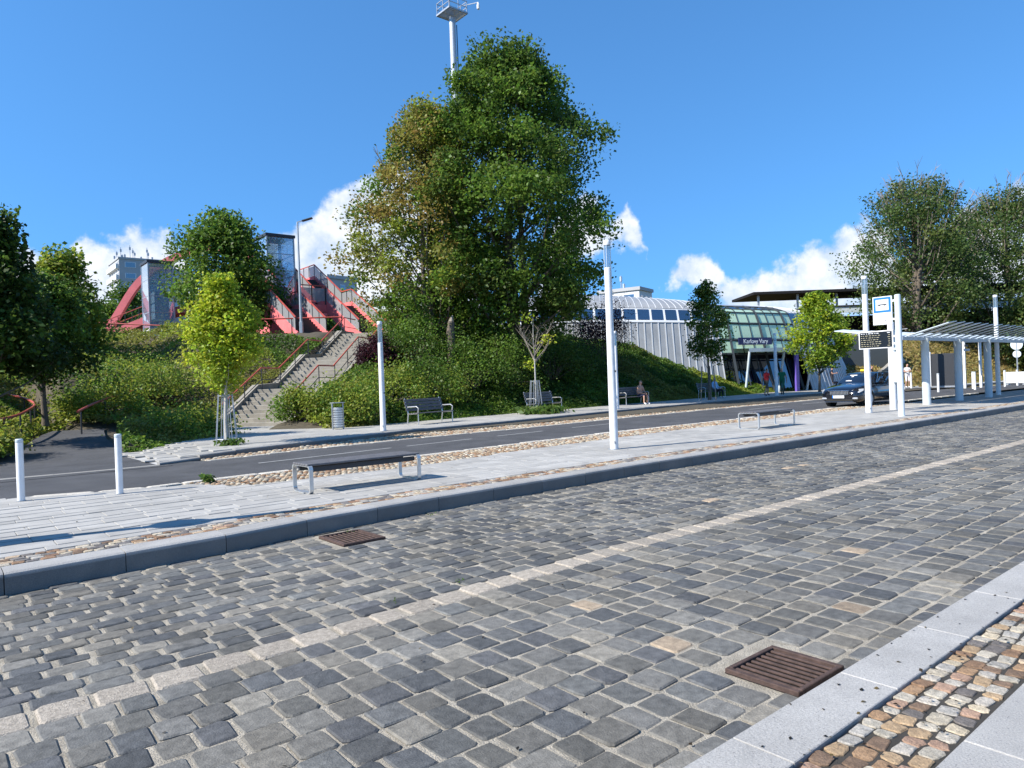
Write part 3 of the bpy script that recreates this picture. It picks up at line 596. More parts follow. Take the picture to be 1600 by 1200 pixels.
# broken trunk
mb = MB(); mb.tube([(0, 0, 0), (.03, 0, 1.4), (.0, .02, 2.6), (.06, 0, 3.1)], [.27, .22, .2, .17], 9); o = mb.build('trunk', MT['bark'], None); st = empty('broken_trunk', (20.3, 29.2, tz(20.3, 29.2))); o.parent = st
mb = MB(); mb.tube([(.06, 0, 3.08), (.1, .03, 3.25), (.2, .05, 3.42)], [.15, .1, .03], 7); mb.build('splintered_top', MT['deadwood'], st); tag(st, 'broken tree trunk with pale splintered top among the shrubs', 'tree trunk')
# young street trees with rod guards
def guard(root, n, r0, r1, h, material):
    for i in range(n):
        a = 2 * math.pi * i / n + .2; mb = MB(); mb.tube([(r0 * math.cos(a), r0 * math.sin(a), 0), (r1 * math.cos(a), r1 * math.sin(a), h)], .011, 6); mb.build('rod', material, root)
    for z_ in (.12, .97):
        mb = MB(); rr_ = r0 + (r1 - r0) * z_; k = 20; mb.tube([(rr_ * math.cos(2 * math.pi * j / k), rr_ * math.sin(2 * math.pi * j / k), h * z_) for j in range(k + 1)], .008, 5, False); mb.build('ring', material, root)
    return root
def tree_guard(x, y, z, n, r0, r1, h, lab): return tag(guard(empty('tree_guard', (x, y, z)), n, r0, r1, h, MT['galv']), lab, 'tree guard', 'rod guards round young trees')
LP = [LIME, (.3, .4, .035), (.46, .5, .045)]
tree('young_tree', 'young lime-green maple by the foot of the concrete steps', (6.4, 20.2, .3), 4.4, 1.85, [(0, .3), (.2, .8), (.5, .88), (.75, .62), (1, .15)], 150, 100, .4, .1, LP, .055, 30, bark='palebark', seed=51)
tree_guard(6.4, 20.2, .32, 8, .3, .19, 1.4, 'steel rod guard round the lime-green maple near the steps')
tree('young_tree', 'dead leafless young tree inside a rod guard', (21.2, 24.0, .3), 4.7, 1.6, [(0, .6), (1, .7)], 5, 40, .4, .12, LP, .045, 0, bark='palebark', seed=52, bare=0)
mb = MB(); r = random.Random(3)
for i in range(16):
    a = r.uniform(0, 6.28); z = r.uniform(1.5, 3.2); e = Vector((math.cos(a) * r.uniform(.5, 1.0), math.sin(a) * r.uniform(.5, 1.0), z + r.uniform(.9, 1.6))); mb.tube([(0, 0, z), tuple(e * .5 + Vector((0, 0, z * .5 - .05))), tuple(e)], [.018, .013, .004], 4, False)
    for k in range(3): p = Vector((0, 0, z)).lerp(e, r.uniform(.4, .9)); mb.tube([tuple(p), tuple(p + Vector((r.uniform(-.3, .3), r.uniform(-.3, .3), r.uniform(.2, .5))))], [.008, .003], 3, False)
dead = [q for q in bpy.data.objects if q.get('label') == 'dead leafless young tree inside a rod guard'][0]; mb.build('bare_branches', MT['deadwood'], dead)
tree_guard(21.2, 24.0, .32, 9, .34, .2, 1.5, 'steel rod guard round the dead young tree')
tree('young_tree', 'slender green young tree staked in front of the silver wall', (35.4, 24.7, .3), 6.6, 2.4, [(0, .6), (.3, 1.25), (.6, 1.0), (.85, .5), (1, .15)], 110, 60, .5, .15, [MG, (.1, .15, .03), DG], .07, 26, seed=53)
st = empty('tree_stakes', (35.4, 24.7, .3))
for i in range(3): a = 2.1 * i + .4; mb = MB(); mb.tube([(.5 * math.cos(a), .5 * math.sin(a), 0), (.38 * math.cos(a), .38 * math.sin(a), 2.0)], .035, 7); mb.build('stake', MT['deadwood'], st)
tag(st, 'three wooden stakes round the slender young tree', 'stakes')
tree('young_tree', 'lime-green young maple beside the black car', (48.3, 24.6, .3), 6.6, 1.9, [(0, .7), (.25, 1.9), (.5, 1.8), (.75, 1.2), (1, .25)], 130, 75, .7, .2, [(.26, .36, .035), LIME, (.2, .29, .03)], .08, 30, seed=54)
def tuft(x, y, z, r_, n, lab, h=.3, lf=.2):
    p = np.stack([nr.normal(0, r_ * .5, n), nr.normal(0, r_ * .5, n), nr.uniform(.02, h, n)], 1); root = empty('grass_tuft', (x, y, z)); tag(leaf_mesh('blades', p, lf, jitter((.1, .17, .03), n), root, up=-.3, long=1.5), kind='stuff'); tag(root, lab, 'grass tuft')
tuft(21.2, 23.7, .31, .8, 900, 'tuft of green grass round the dead tree guard'); tuft(6.45, 20.0, .31, .3, 130, 'small weeds inside the rod guard near the steps', .16, .1); tuft(3.75, 12.95, .2, .1, 60, 'little weed at the end of the cobble strip', .14, .07)
# dry grass bank on the right
mb = MB(); rows = []
for j in range(40):
    row = []
    for i in range(60):
        x = 55 + i * 1.1; y = 19.5 + j * .9; u = max(0, min(1, (y - interp(x, [(55, 27), (60, 22.5), (70, 21), (130, 20)])) / 10)); row.append((x, y, .1 + 4.3 * u * u * (3 - 2 * u) * max(0, min(1, (x - 57) / 12)) + .08 * mn.noise(Vector((x * .4, y * .4, 0)))))
    rows.append(row)
mb.sheet(rows); o = struct(smooth_angle(mb.build('grass_bank', MT['drygrass']), 60))
def bank_z(x, y): u = max(0, min(1, (y - interp(x, [(55, 27), (60, 22.5), (70, 21), (130, 20)])) / 10)); return .1 + 4.3 * u * u * (3 - 2 * u) * max(0, min(1, (x - 57) / 12))
p = [];
for i in range(26000): x = rnd.uniform(57, 100); y = rnd.uniform(21, 38); p.append((x, y, bank_z(x, y) + rnd.uniform(0, .18)))
o = leaf_mesh('grass', [q for q in p if q[2] > .25], .3, np.concatenate([jitter((.3, .24, .08), len([q for q in p if q[2] > .25]))]), None, up=-.2, long=1.4); tag(o, 'dry yellow grass on the bank', 'grass', kind='stuff')

# ------------------------------------------------------------------ concrete steps
stp = empty('concrete_stairs', (SP0.x, SP0.y, .3)); ang = math.atan2(SU.y, SU.x); stp.rotation_euler[2] = ang
t = 0; z = 0
for k in range(3):
    for i in range(9):
        z += SH / 27; mb = MB(); run = .34 if i < 8 else .34 + 1.7
        mb.box((t + run / 2 + .01, 0, z - .3), (run + .02, 3.0, .6), bev=.012); mb.build('step', MT['concrete'], stp); t += run
TL = t
def zs(tt): return stair_z(tt)
mb = MB(); pr = [(-.2, .25)]
for k in range(3): a = k * (9 * .34 + 1.7); pr += [(a, SH / 3 * k + .3), (a + 9 * .34 - .1, SH / 3 * (k + 1) + .22)]
pr += [(TL, SH + .22)]
for sgn in (1, -1):
    mb = MB(); mb.sheet([[(a, sgn * 1.52, b - 1.2) for a, b in pr], [(a, sgn * 1.52, b) for a, b in pr], [(a, sgn * 1.84, b) for a, b in pr], [(a, sgn * 1.84, b - 1.2) for a, b in pr]]); mb.build('cheek_wall', MT['concrete'], stp)
tag(stp, 'weathered concrete outdoor steps climbing the shrub-covered slope', 'stairs')
def stair_rail(side, lab):
    o = empty('handrail', (SP0.x, SP0.y, .3)); o.rotation_euler[2] = ang; y = side * 1.42; top = []; low = []
    for k in range(3):
        a = k * (9 * .34 + 1.7); z0_, z1_ = SH / 3 * k, SH / 3 * (k + 1)
        for (tt, zz) in ((a - .1, z0_), (a + 9 * .34, z1_)): top.append((tt, y, zz + 1.0)); low.append((tt, y, zz + .45))
        for tt, zz in ((a + .05, z0_ + .1), (a + 1.6, (z0_ + z1_) / 2 + .05), (a + 3.1, z1_)): mb = MB(); mb.tube([(tt, y, zz), (tt, y, zz + .95)], .024, 7); mb.build('post', MT['dark'], o)
    top.append((TL, y, SH + 1)); low.append((TL, y, SH + .45))
    mb = MB(); mb.tube(top, .035, 8); mb.build('top_rail', MT['handrail'], o); mb = MB(); mb.tube(low, .02, 7); mb.build('lower_rail', MT['dark'], o); tag(o, lab, 'handrail', 'handrails of the concrete steps')
stair_rail(1, 'red handrail along the uphill-left edge of the concrete steps'); stair_rail(-1, 'red handrail along the bin side of the concrete steps')
def rail(pts, lab, h=.9, name='handrail', posts=None):
    o = empty(name, pts[0]); b = Vector(pts[0]); q = [Vector(p) - b for p in pts]; mb = MB(); mb.tube(q, .045, 8); mb.build('top_rail', MT['handrail'], o)
    for i in (posts if posts is not None else range(len(q))): mb = MB(); mb.tube([q[i], q[i] - Vector((0, 0, h))], .028, 7); mb.build('post', MT['dark'], o)
    tag(o, lab, 'handrail'); return o
def arc_pts(ctrl, n=5):
    out = []
    for i in range(len(ctrl) - 1):
        p0, p1, p2, p3 = [Vector(ctrl[max(0, min(len(ctrl) - 1, k))]) for k in (i - 1, i, i + 1, i + 2)]
        for j in range(n): t = j / n; out.append(.5 * ((2 * p1) + (p2 - p0) * t + (2 * p0 - 5 * p1 + 4 * p2 - p3) * t * t + (3 * p1 - p0 - 3 * p2 + p3) * t ** 3))
    return [tuple(v) for v in out + [Vector(ctrl[-1])]]
rail(arc_pts([(-.5, 24.6, 1.1), (1.3, 25.6, 1.18), (2.1, 27.2, 1.26), (2.75, 29.7, 1.42), (3.2, 32.4, 1.62), (3.0, 35.2, 1.9), (2.2, 37.2, 2.15), (.6, 39, 2.4), (-1.5, 40.5, 2.7)]), 'red handrail curving round the bed of the dark trees', 1.0, posts=range(0, 41, 4))
rail(arc_pts([(3.9, 27.4, 1.32), (5.0, 30.2, 1.62), (6.6, 33, 1.95), (8.6, 35.2, 2.3)]), 'red handrail along the shrub side of the asphalt path', .9, posts=(1, 6, 11, 15))
rail([(12.5, 45, 6.1), (14.5, 43.6, 6.15), (17.5, 42.2, 6.2), (20.2, 40.9, 6.25)], 'red handrail along the top of the slope before the red stairs', 1.0)
rail([(22.2, 39.2, 6.1), (25, 38.4, 6.1), (29, 37.2, 6.0), (34, 36.5, 5.9)], 'handrail at the slope top right of the concrete steps', 1.0)
rail([(9.2, 55.5, 6.9), (13.5, 52.5, 6.5), (16.5, 50, 6.2)], 'pale red rail on the slope top by the left lift tower', .9)

# ------------------------------------------------------------------ red stairs, lift towers, arch bridge
def steel_stair(name, lab, xc, w, segs, sgn_panels=(1, 1)):
    """segs: (y0,z0,y1,z1) flights and level landings in turn, climbing away along +y"""
    o = empty(name, (xc, segs[0][0], segs[0][1])); oy, oz = segs[0][0], segs[0][1]
    for (y0, z0_, y1, z1_) in segs:
        y0 -= oy; y1 -= oy; z0_ -= oz; z1_ -= oz
        for s_ in (-1, 1):
            mb = MB(); mb.bar((s_ * w / 2, y0 - .1, z0_ - .05), (s_ * w / 2, y1 + .1, z1_ - .05), .09, .8); mb.build('stringer', MT['red'], o)
            mb = MB(); mb.bar((s_ * w / 2, y0, z0_ + 1.25), (s_ * w / 2, y1, z1_ + 1.25), .07, .07); mb.build('rail', MT['handrail'], o)
            n = max(2, int((y1 - y0) / 1.0)); up_ = (z1_ - z0_) / (y1 - y0)
            for i in range(n):
                ya, yb = y0 + (y1 - y0) * i / n, y0 + (y1 - y0) * (i + 1) / n; mb = MB()
                mb.bar((s_ * w / 2, ya, z0_ + up_ * (ya - y0) + .25), (s_ * w / 2, ya, z0_ + up_ * (ya - y0) + 1.22), .05, .05, up=(1, 0, 0)); mb.build('baluster', MT['dark'], o)
                mb = MB(); za, zb = z0_ + up_ * (ya - y0), z0_ + up_ * (yb - y0)
                x_ = s_ * w / 2; mb.add([(x_ - .012, ya + .06, za + .33), (x_ - .012, yb - .06, zb + .33), (x_ - .012, yb - .06, zb + 1.14), (x_ - .012, ya + .06, za + 1.14), (x_ + .012, ya + .06, za + .33), (x_ + .012, yb - .06, zb + .33), (x_ + .012, yb - .06, zb + 1.14), (x_ + .012, ya + .06, za + 1.14)], [[0, 1, 2, 3], [7, 6, 5, 4], [0, 4, 5, 1], [3, 2, 6, 7], [0, 3, 7, 4], [1, 5, 6, 2]]); mb.build('mesh_panel', MT['mesh'], o)
        if abs(z1_ - z0_) < .05: mb = MB(); mb.box((0, (y0 + y1) / 2, z0_ - .12), (w - .1, y1 - y0, .16)); mb.build('landing', MT['red'], o)
        else:
            n = round((z1_ - z0_) / .17)
            for i in range(n): mb = MB(); mb.box((0, y0 + (y1 - y0) * (i + .5) / n, z0_ + (z1_ - z0_) * (i + 1) / n - .09), (w - .1, (y1 - y0) / n + .02, .16)); mb.build('tread', MT['stepdark'], o)
    tag(o, lab, 'stairs', 'red steel stairs to the footbridge'); return o
steel_stair('steel_stairs', 'red steel staircase climbing past the glass lift tower', 18.6, 2.0, [(41.8, 5.0, 45.8, 7.2), (45.8, 7.2, 47.2, 7.2), (47.2, 7.2, 51.8, 9.8), (51.8, 9.8, 54, 9.8)])
steel_stair('steel_stairs', 'red steel staircase right of the lift tower, with mesh railings', 23.0, 2.0, [(42.0, 5.0, 46.8, 7.7), (46.8, 7.7, 48.4, 7.7), (48.4, 7.7, 53.0, 10.4), (53.0, 10.4, 56, 10.4)])
mb = MB(); ld = empty('stair_landing', (20.9, 47.6, 5))
mb.box((0, 0, 2.45), (2.1, 1.8, .5)); mb.build('deck', MT['red'], ld)
for x in (-1, 0, 1): mb = MB(); mb.bar((x, -.9, 2.7), (x, -.9, 4.0), .06, .06, up=(1, 0, 0)); mb.build('baluster', MT['dark'], ld)
for x in (-.5, .5): mb = MB(); mb.box((x, -.9, 3.4), (.9, .025, .9)); mb.build('mesh_panel', MT['mesh'], ld)
mb = MB(); mb.bar((-1.05, -.9, 4.02), (1.05, -.9, 4.02), .07, .07); mb.build('rail', MT['handrail'], ld)
for x in (-.9, .9): mb = MB(); mb.box((x, .3, 1.1), (.25, .25, 2.2)); mb.build('leg', MT['dark'], ld)
tag(ld, 'red landing with mesh railing between the two steel staircases', 'landing')
def lift_tower(lab, x, y, z, wx, wy, h, base_h, base_mat):
    o = empty('lift_tower', (x, y, z)); mb = MB(); mb.box((0, 0, base_h / 2), (wx, wy, base_h)); mb.build('base', base_mat, o); n = 4; gh = (h - base_h - .25) / n
    for sx in (-1, 1):
        for sy in (-1, 1): mb = MB(); mb.box((sx * (wx / 2 - .05), sy * (wy / 2 - .05), base_h + (h - base_h) / 2), (.1, .1, h - base_h)); mb.build('corner_post', MT['galv'], o)
    for k in range(n):
        zc = base_h + gh * (k + .5); last = k == n - 1
        for s_ in (-1, 1):
            mb = MB(); mb.box((0, s_ * (wy / 2 - .03), zc), (wx - .22, .02, gh - .06)); mb.build('glass_pane', MT['liftglass'], o)
            mb = MB(); mb.box((s_ * (wx / 2 - .03), 0, zc), (.02, wy - .22, gh - .06)); mb.build('glass_pane', MT['liftglass'], o)
            mb = MB(); mb.box((0, s_ * (wy / 2 - .045), zc - gh / 2), (wx - .2, .06, .06)); mb.build('transom', MT['galv'], o)
            mb = MB(); mb.box((s_ * (wx / 2 - .045), 0, zc - gh / 2), (.06, wy - .2, .06)); mb.build('transom', MT['galv'], o)
    mb = MB(); mb.box((0, 0, h - .12), (wx + .12, wy + .12, .2)); mb.build('roof', MT['dark'], o)
    mb = MB(); mb.box((.15, .2, base_h + (h - base_h) * .35), (wx * .55, wy * .55, 2.2)); mb.build('cabin', MT['palegrey'], o)
    for s_ in (-1, 1): mb = MB(); mb.box((s_ * wx * .33, wy * .3, base_h + (h - base_h) / 2), (.08, .08, h - base_h - .3)); mb.build('guide_rail', MT['galv'], o)
    tag(o, lab, 'lift tower', 'glass lift towers of the footbridge'); return o
lift_tower('blue glass lift tower between the red stairs', 20.8, 53, 4.9, 2.15, 2.7, 8.6, 3.4, MT['red'])
lift_tower('glass lift tower on a pale base left of the bushy tree', 14.6, 61.6, 5.0, 1.9, 2.2, 7.4, 2.0, MT['renderlight'])
ab = empty('arch_bridge', (11.6, 66.2, 5))
A0, A1 = Vector((0, 0, 0)), Vector((14.8, -9.2, 0))
mb = MB(); ap = [(-.02, 1.3), (.06, 3.6), (.16, 6.2), (.3, 8.0), (.45, 8.75), (.6, 8.5), (.75, 7.3), (.9, 5.2), (1.02, 3.0)]
ap = arc_pts([tuple(A0.lerp(A1, t_) + Vector((0, 0, z_))) for t_, z_ in ap], 4)
d_ = (A1 - A0).normalized(); nrm = Vector((-d_.y, d_.x, 0))
rows = []
for i, p in enumerate(ap):
    p = Vector(p); q = (Vector(ap[min(i + 1, len(ap) - 1)]) - Vector(ap[max(i - 1, 0)])).normalized(); u_ = nrm.cross(q); rows.append([p + nrm * a * .24 + u_ * b * .27 for a, b in ((-1, -1), (1, -1), (1, 1), (-1, 1), (-1, -1))])
mb.sheet(rows); mb.build('arch', MT['red'], ab)
for t_ in (.25, .37, .5, .62, .75): p = A0.lerp(A1, t_); mb = MB(); mb.tube([p + Vector((0, 0, 5.2)), p + Vector((0, 0, interp(t_, [(.16, 6.2), (.3, 8), (.45, 8.75), (.6, 8.5), (.75, 7.3)])))], .06, 6); mb.build('hanger', MT['dark'], ab)
for s_ in (-1, 1):
    mb = MB(); mb.bar(A0.lerp(A1, .02) + nrm * s_ * 1.1 + Vector((0, 0, 1.7)), A0.lerp(A1, .3) + nrm * s_ * 1.1 + Vector((0, 0, 3.6)), .12, .55); mb.bar(A0.lerp(A1, .3) + nrm * s_ * 1.1 + Vector((0, 0, 3.6)), A0.lerp(A1, 1.0) + nrm * s_ * 1.1 + Vector((0, 0, 5.2)), .12, .55); mb.build('deck_beam', MT['red'], ab)
    mb = MB(); mb.bar(A0.lerp(A1, .02) + nrm * s_ * 1.1 + Vector((0, 0, 2.9)), A0.lerp(A1, .3) + nrm * s_ * 1.1 + Vector((0, 0, 4.8)), .06, .06); mb.build('rail', MT['handrail'], ab)
    for i in range(9): p = A0.lerp(A1, .02 + .28 * i / 9) + nrm * s_ * 1.1; mb = MB(); zz = 1.8 + 1.9 * i / 9; mb.box(tuple(p + Vector((0, 0, zz + .55))), (.05, .05, 1.0)); mb.build('baluster', MT['dark'], ab)
mb = MB(); mb.add([tuple(A0.lerp(A1, t_) + nrm * s_ * 1.05 + Vector((0, 0, z_))) for t_, z_ in ((.02, 1.75), (.3, 3.65), (1, 5.25)) for s_ in (-1, 1)], [[0, 1, 3, 2], [2, 3, 5, 4]]); mb.build('deck', MT['concrete'], ab)
tag(ab, 'red steel arch of the footbridge rising behind the bushy tree', 'bridge')

# ------------------------------------------------------------------ station building: long zinc shell with a glazed hall
PL = arc_pts([(65.5, 30.2, 0), (63, 28.9, 0), (58, 28, 0), (52, 28.3, 0), (47, 29.7, 0), (43.5, 31.6, 0), (39.5, 35, 0), (35.5, 39.5, 0), (32, 44.5, 0), (29.5, 50, 0)], 12)
PL = [Vector(p) for p in PL]; cum = [0]
for a, b in zip(PL, PL[1:]): cum.append(cum[-1] + (b - a).length)
def plan(s):
    x = float(np.interp(s, cum, [p.x for p in PL])); y = float(np.interp(s, cum, [p.y for p in PL])); x2 = float(np.interp(s + .3, cum, [p.x for p in PL])); y2 = float(np.interp(s + .3, cum, [p.y for p in PL])); x1 = float(np.interp(s - .3, cum, [p.x for p in PL])); y1 = float(np.interp(s - .3, cum, [p.y for p in PL]))
    d = Vector((x2 - x1, y2 - y1, 0)).normalized(); return Vector((x, y, 0)), Vector((d.y, -d.x, 0)) * (1 if Vector((d.y, -d.x, 0)).dot(Vector((x, y, 0))) > 0 else -1)
def prof(s):
    e = interp(s, [(0, .5), (2.5, .76), (5, .9), (8, 1)]); k = interp(s, [(0, 0), (18, 0), (32, 1), (60, 1.15)])
    L_ = interp(s, [(0, 1.6), (14, 1.6), (24, 1.1), (34, .5), (60, .3)]); zw, zt, zr = (5.65 + .55 * k) * e, (6.6 + .65 * k) * e, (7.75 + 1.15 * k) * e
    return L_, zw, zt, zr
def SP(s, row):
    """point of the shell: row 0 base, 1 sill, 2 window head, 3.. roof to the ridge"""
    c, inn = plan(s); L_, zw, zt, zr = prof(s)
    if row <= 1: t = row; ins, z = L_ * t, .2 + (zw - .2) * t
    elif row <= 2: t = row - 1; ins, z = L_ + .42 * t, zw + (zt - zw) * t
    else:
        t = min(1, (row - 2) / 4); dp = interp(s, [(0, 1.2), (8, 6.2)]); ins = L_ + .42 + dp * (1 - math.cos(t * math.pi / 2)) ** .9 * .55 + dp * .45 * t; z = zt + (zr - zt) * math.sin(t * math.pi / 2)
    return c + inn * ins + Vector((0, 0, z))
stn = empty('station_building', (48, 33, 0)); B = Vector((48, 33, 0)); SLN = cum[-1]; nb = int(SLN / 1.08)
def cell(name, s0, s1, r0, r1, material, parent, off=0, nsub=1):
    mb = MB(); rows = []
    for k in range(nsub + 1):
        r = r0 + (r1 - r0) * k / nsub; rows.append([])
        for s in (s0, s1): _, inn = plan(s); rows[-1].append(SP(s, r) - inn * off - B)
    mb.sheet(rows); back = MB()
    n = len(mb.v)
    for k in range(nsub + 1):
        for j, s in enumerate((s0, s1)): _, inn = plan(s); mb.v.append(tuple(Vector(mb.v[k * 2 + j]) + inn * .05)); mb.c.append((1, 1, 1))
    for k in range(nsub): mb.f.append([n + k * 2, n + k * 2 + 2, n + k * 2 + 3, n + k * 2 + 1]); mb.m.append(0)
    for j in (0, 1):
        for k in range(nsub): mb.f.append([k * 2 + j, k * 2 + 2 + j, n + k * 2 + 2 + j, n + k * 2 + j]); mb.m.append(0)
    mb.f.append([0, 1, n + 1, n]); mb.m.append(0); mb.f.append([nsub * 2, nsub * 2 + 1, n + nsub * 2 + 1, n + nsub * 2]); mb.m.append(0)
    return mb.build(name, material, parent)
def rib(name, pts, r, material, parent, n=4): mb = MB(); mb.tube([p - B for p in pts], r, n); return mb.build(name, material, parent)
for i in range(nb):
    s0, s1 = i * SLN / nb, (i + 1) * SLN / nb; q = project(SP((s0 + s1) / 2, 1)); glz = q and 1122 < q[0] < 1236
    if not glz:
        cell('wall_panel', s0, s1, 0, .985, MT['shell'], stn); cell('roof_panel', s0, s1, 2.02, 6, MT['shell'], stn, nsub=9)
        cell('window_sill', s0, s1, .985, 1.02, MT['frame'], stn, off=.07)
        fr = cell('window_frame', s0, s1, 1.02, 2.02, MT['frame'], stn, off=-.03)
        cell('window_pane', s0 + .1, s1 - .1, 1.12, 1.92, MT['winglass'], fr, off=0.004)
        for sm in (s0, (s0 + s1) / 2):
            rib('wall_seam', [SP(sm, 0), SP(sm, .5), SP(sm, .985)], .06, MT['seam'], stn); rib('roof_seam', [SP(sm, 2.02 + 3.98 * k / 9) for k in range(10)], .035, MT['seam'], stn)
    else:
        rw = [.56, .76, 1.0, 1.9, 2.5, 3.2]
        for a, b in zip(rw, rw[1:]):
            cell('glass_pane', s0 + .04, s1 - .04, a + .02, b - .02, MT['greenglass'] if b < 2.6 else MT['winglass'], stn, nsub=2)
        for a in rw: rib('transom', [SP(s0, a), SP(s1, a)], .07, MT['mull'], stn)
        cell('roof_panel', s0, s1, 3.25, 6, MT['shell'], stn, nsub=6)
        rib('mullion', [SP(s0, .02 + 3.2 * k / 9) for k in range(10)], .12 if i % 3 == 0 else .05, MT['mull'], stn)
        cell('door_bay', s0 + .05, s1 - .05, .02, .5, MT['winglass'], stn, off=-.9)
mb = MB(); ec = [SP(0, r) for r in (0, 1, 2, 2.5, 3, 3.6, 4.4, 5.2, 6)]; rows = [[p - B for p in ec], [Vector((p.x, p.y, 0)) + plan(0)[1] * 3 - B for p in ec]]; mb.sheet(rows); mb.build('end_wall', MT['shell'], stn)
for s0 in np.linspace(0, SLN, 30)[:-1]:
    mb = MB(); rows = []
    for s in (s0, s0 + SLN / 29): c, inn = plan(s); L_, zw, zt, zr = prof(s); q = c + inn * (L_ + 1.6) - B; rows.append([q + Vector((0, 0, .1)), q + Vector((0, 0, zt))])
    mb.sheet(rows); mb.build('inner_wall', MT['mull'], stn)
gs = [s for s in np.arange(0, SLN, .25) if 1135 < project(SP(s, 1))[0] < 1228]; g0, g1 = min(gs), max(gs)
mb = MB(); rows = []
for s in np.linspace(g0, g1, 7):
    _, inn = plan(s); b0 = SP(s, 0); b0.z = 0; rows.append([b0 - inn * 1.2 + Vector((0, 0, 3.35)) - B, b0 - inn * 1.2 + Vector((0, 0, 3.62)) - B, b0 + inn * .9 + Vector((0, 0, 3.7)) - B])
mb.sheet(rows); mb.build('entrance_canopy', MT['palegrey'], stn)
for s in (g0 + .2, (g0 + g1) / 2, g1 - .2):
    _, inn = plan(s); b0 = SP(s, 0); b0.z = .2; rib('canopy_post', [b0 - inn * .3, b0 - inn * 1.0 + Vector((0, 0, 3.2))], .09, MT['palegrey'], stn, 8)
tag(stn, 'long silver zinc-clad station hall with slanted windows and green glazing', 'station')
# name board on the glazing
sa = [s for s in np.arange(0, SLN, .1) if project(SP(s, .74) - plan(s)[1] * .3)[0] <= 1207][0]; pa = SP(sa, .74) - plan(sa)[1] * .3
sbb = [s for s in np.arange(0, SLN, .1) if project(SP(s, .74) - plan(s)[1] * .3)[0] <= 1155][0]; pb = SP(sbb, .74) - plan(sbb)[1] * .3
dr = (pa - pb); dr.z = 0; wl = dr.length; zz = (pa.z + pb.z) / 2
nbd = empty('name_board', ((pa.x + pb.x) / 2, (pa.y + pb.y) / 2, zz), math.atan2(dr.y, dr.x))
mb = MB(); mb.box((0, 0, 0), (wl, .08, .55), bev=.01); mb.build('board', MT['navy'], nbd)
def lettering(txt, size, loc, material, parent, rx=math.pi / 2, rz=0):
    c = bpy.data.curves.new('lettering', 'FONT'); c.body = txt; c.size = size; c.align_x = 'CENTER'; c.align_y = 'CENTER'; c.extrude = .004; c.materials.append(material)
    t_ = bpy.data.objects.new('lettering_curve', c); COL.objects.link(t_); me = bpy.data.meshes.new_from_object(t_.evaluated_get(bpy.context.evaluated_depsgraph_get())); bpy.data.objects.remove(t_)
    o = bpy.data.objects.new('lettering', me); COL.objects.link(o); o.parent = parent; o.location = loc; o.rotation_euler = (rx, 0, rz); return o
lettering('Karlovy Vary', .46, (0, -.05, -.02), MT['textw'], nbd)
tag(nbd, 'dark blue name board with white lettering on the green glazing', 'sign')
pp = SP([s for s in np.arange(0, SLN, .1) if project(SP(s, 0) - plan(s)[1] * .6)[0] <= 1243][0], 0)
mb = MB(); pn = empty('purple_pylon', (pp.x - .3, pp.y - .9, .2), .25); mb.box((0, 0, 1.55), (.85, .14, 3.1), bev=.02); mb.build('panel', MT['purple'], pn); mb = MB(); mb.box((0, 0, .04), (1.0, .4, .08)); mb.build('foot', MT['dark'], pn); mb = MB(); mb.lathe([(.03, 0), (.06, .02), (.03, .04)], 8, (0, -.09, .35)); mb.build('lock', MT['palegrey'], pn); tag(pn, 'tall violet information pylon at the corner of the glazing', 'pylon')
# curved ramp wall at the building end
mb = MB(); rows = []
for k in range(13):
    t = k / 12; x = 57.2 + 9 * t; y = 27.0 - 1.2 * math.sin(t * 2.6); h = .5 + 3.0 * t ** 1.3; rows.append([(x, y, .1), (x, y, h), (x + .1, y + .35, h), (x + .1, y + .35, .1)])
mb.sheet(rows); o = mb.build('ramp_wall', MT['concrete']); tag(o, 'curved concrete ramp wall rising at the end of the silver hall', 'wall')
# platform roof behind the hall
pr_ = empty('platform_roof', (76, 47.5, 0)); d_ = Vector((88.1 - 76, 37.5 - 47.4, 0)).normalized(); n_ = Vector((-d_.y, d_.x, 0)); e_ = d_ * 46
def slab(name, z0, z1, y0, y1, x0, x1, material):
    mb = MB(); mb.add([tuple(d_ * x + n_ * y + Vector((0, 0, z))) for z in (z0, z1) for x, y in ((x0, y0), (x1, y0), (x1, y1), (x0, y1))], [[3, 2, 1, 0], [4, 5, 6, 7], [0, 1, 5, 4], [1, 2, 6, 5], [2, 3, 7, 6], [3, 0, 4, 7]]); mb.build(name, material, pr_)
slab('roof_slab', 10.9, 11.2, -3, 5, 0, 40, MT['roofdark']); slab('fascia', 8.5, 9.2, -2.4, -2.2, 6, 40, MT['palegrey']); slab('back_wall', 4, 8.5, 3, 3.2, 6, 40, MT['roofdark']); slab('lower_roof', 9.2, 9.35, -2.5, 4, 6, 40, MT['roofdark'])
for k in range(9): slab('post', 9.3 if k else 5, 10.9, -2, -1.8, .8 + k * 4.6, 1.0 + k * 4.6, MT['galv'])
tag(pr_, 'long dark flat platform roof on posts behind the silver hall', 'roof')
# pale low roofs left of the hall
lr = empty('flat_canopy', (29.5, 46.5, 5)); mb = MB(); mb.box((0, 0, 2.55), (6, 5, .35), rz=.5); mb.build('roof', MT['palegrey'], lr)
for x, y in ((-2, -1.5), (2, .5), (-1.5, 1.8), (2.2, 2.2)): mb = MB(); mb.box((x, y, 1.2), (.2, .2, 2.4)); mb.build('post', MT['dark'], lr)
mb = MB(); mb.box((.3, 1.5, 1.2), (4.5, .2, 2.4), rz=.5); mb.build('back_wall', MT['dark'], lr); tag(lr, 'low flat pale canopy below the red stairs', 'canopy')
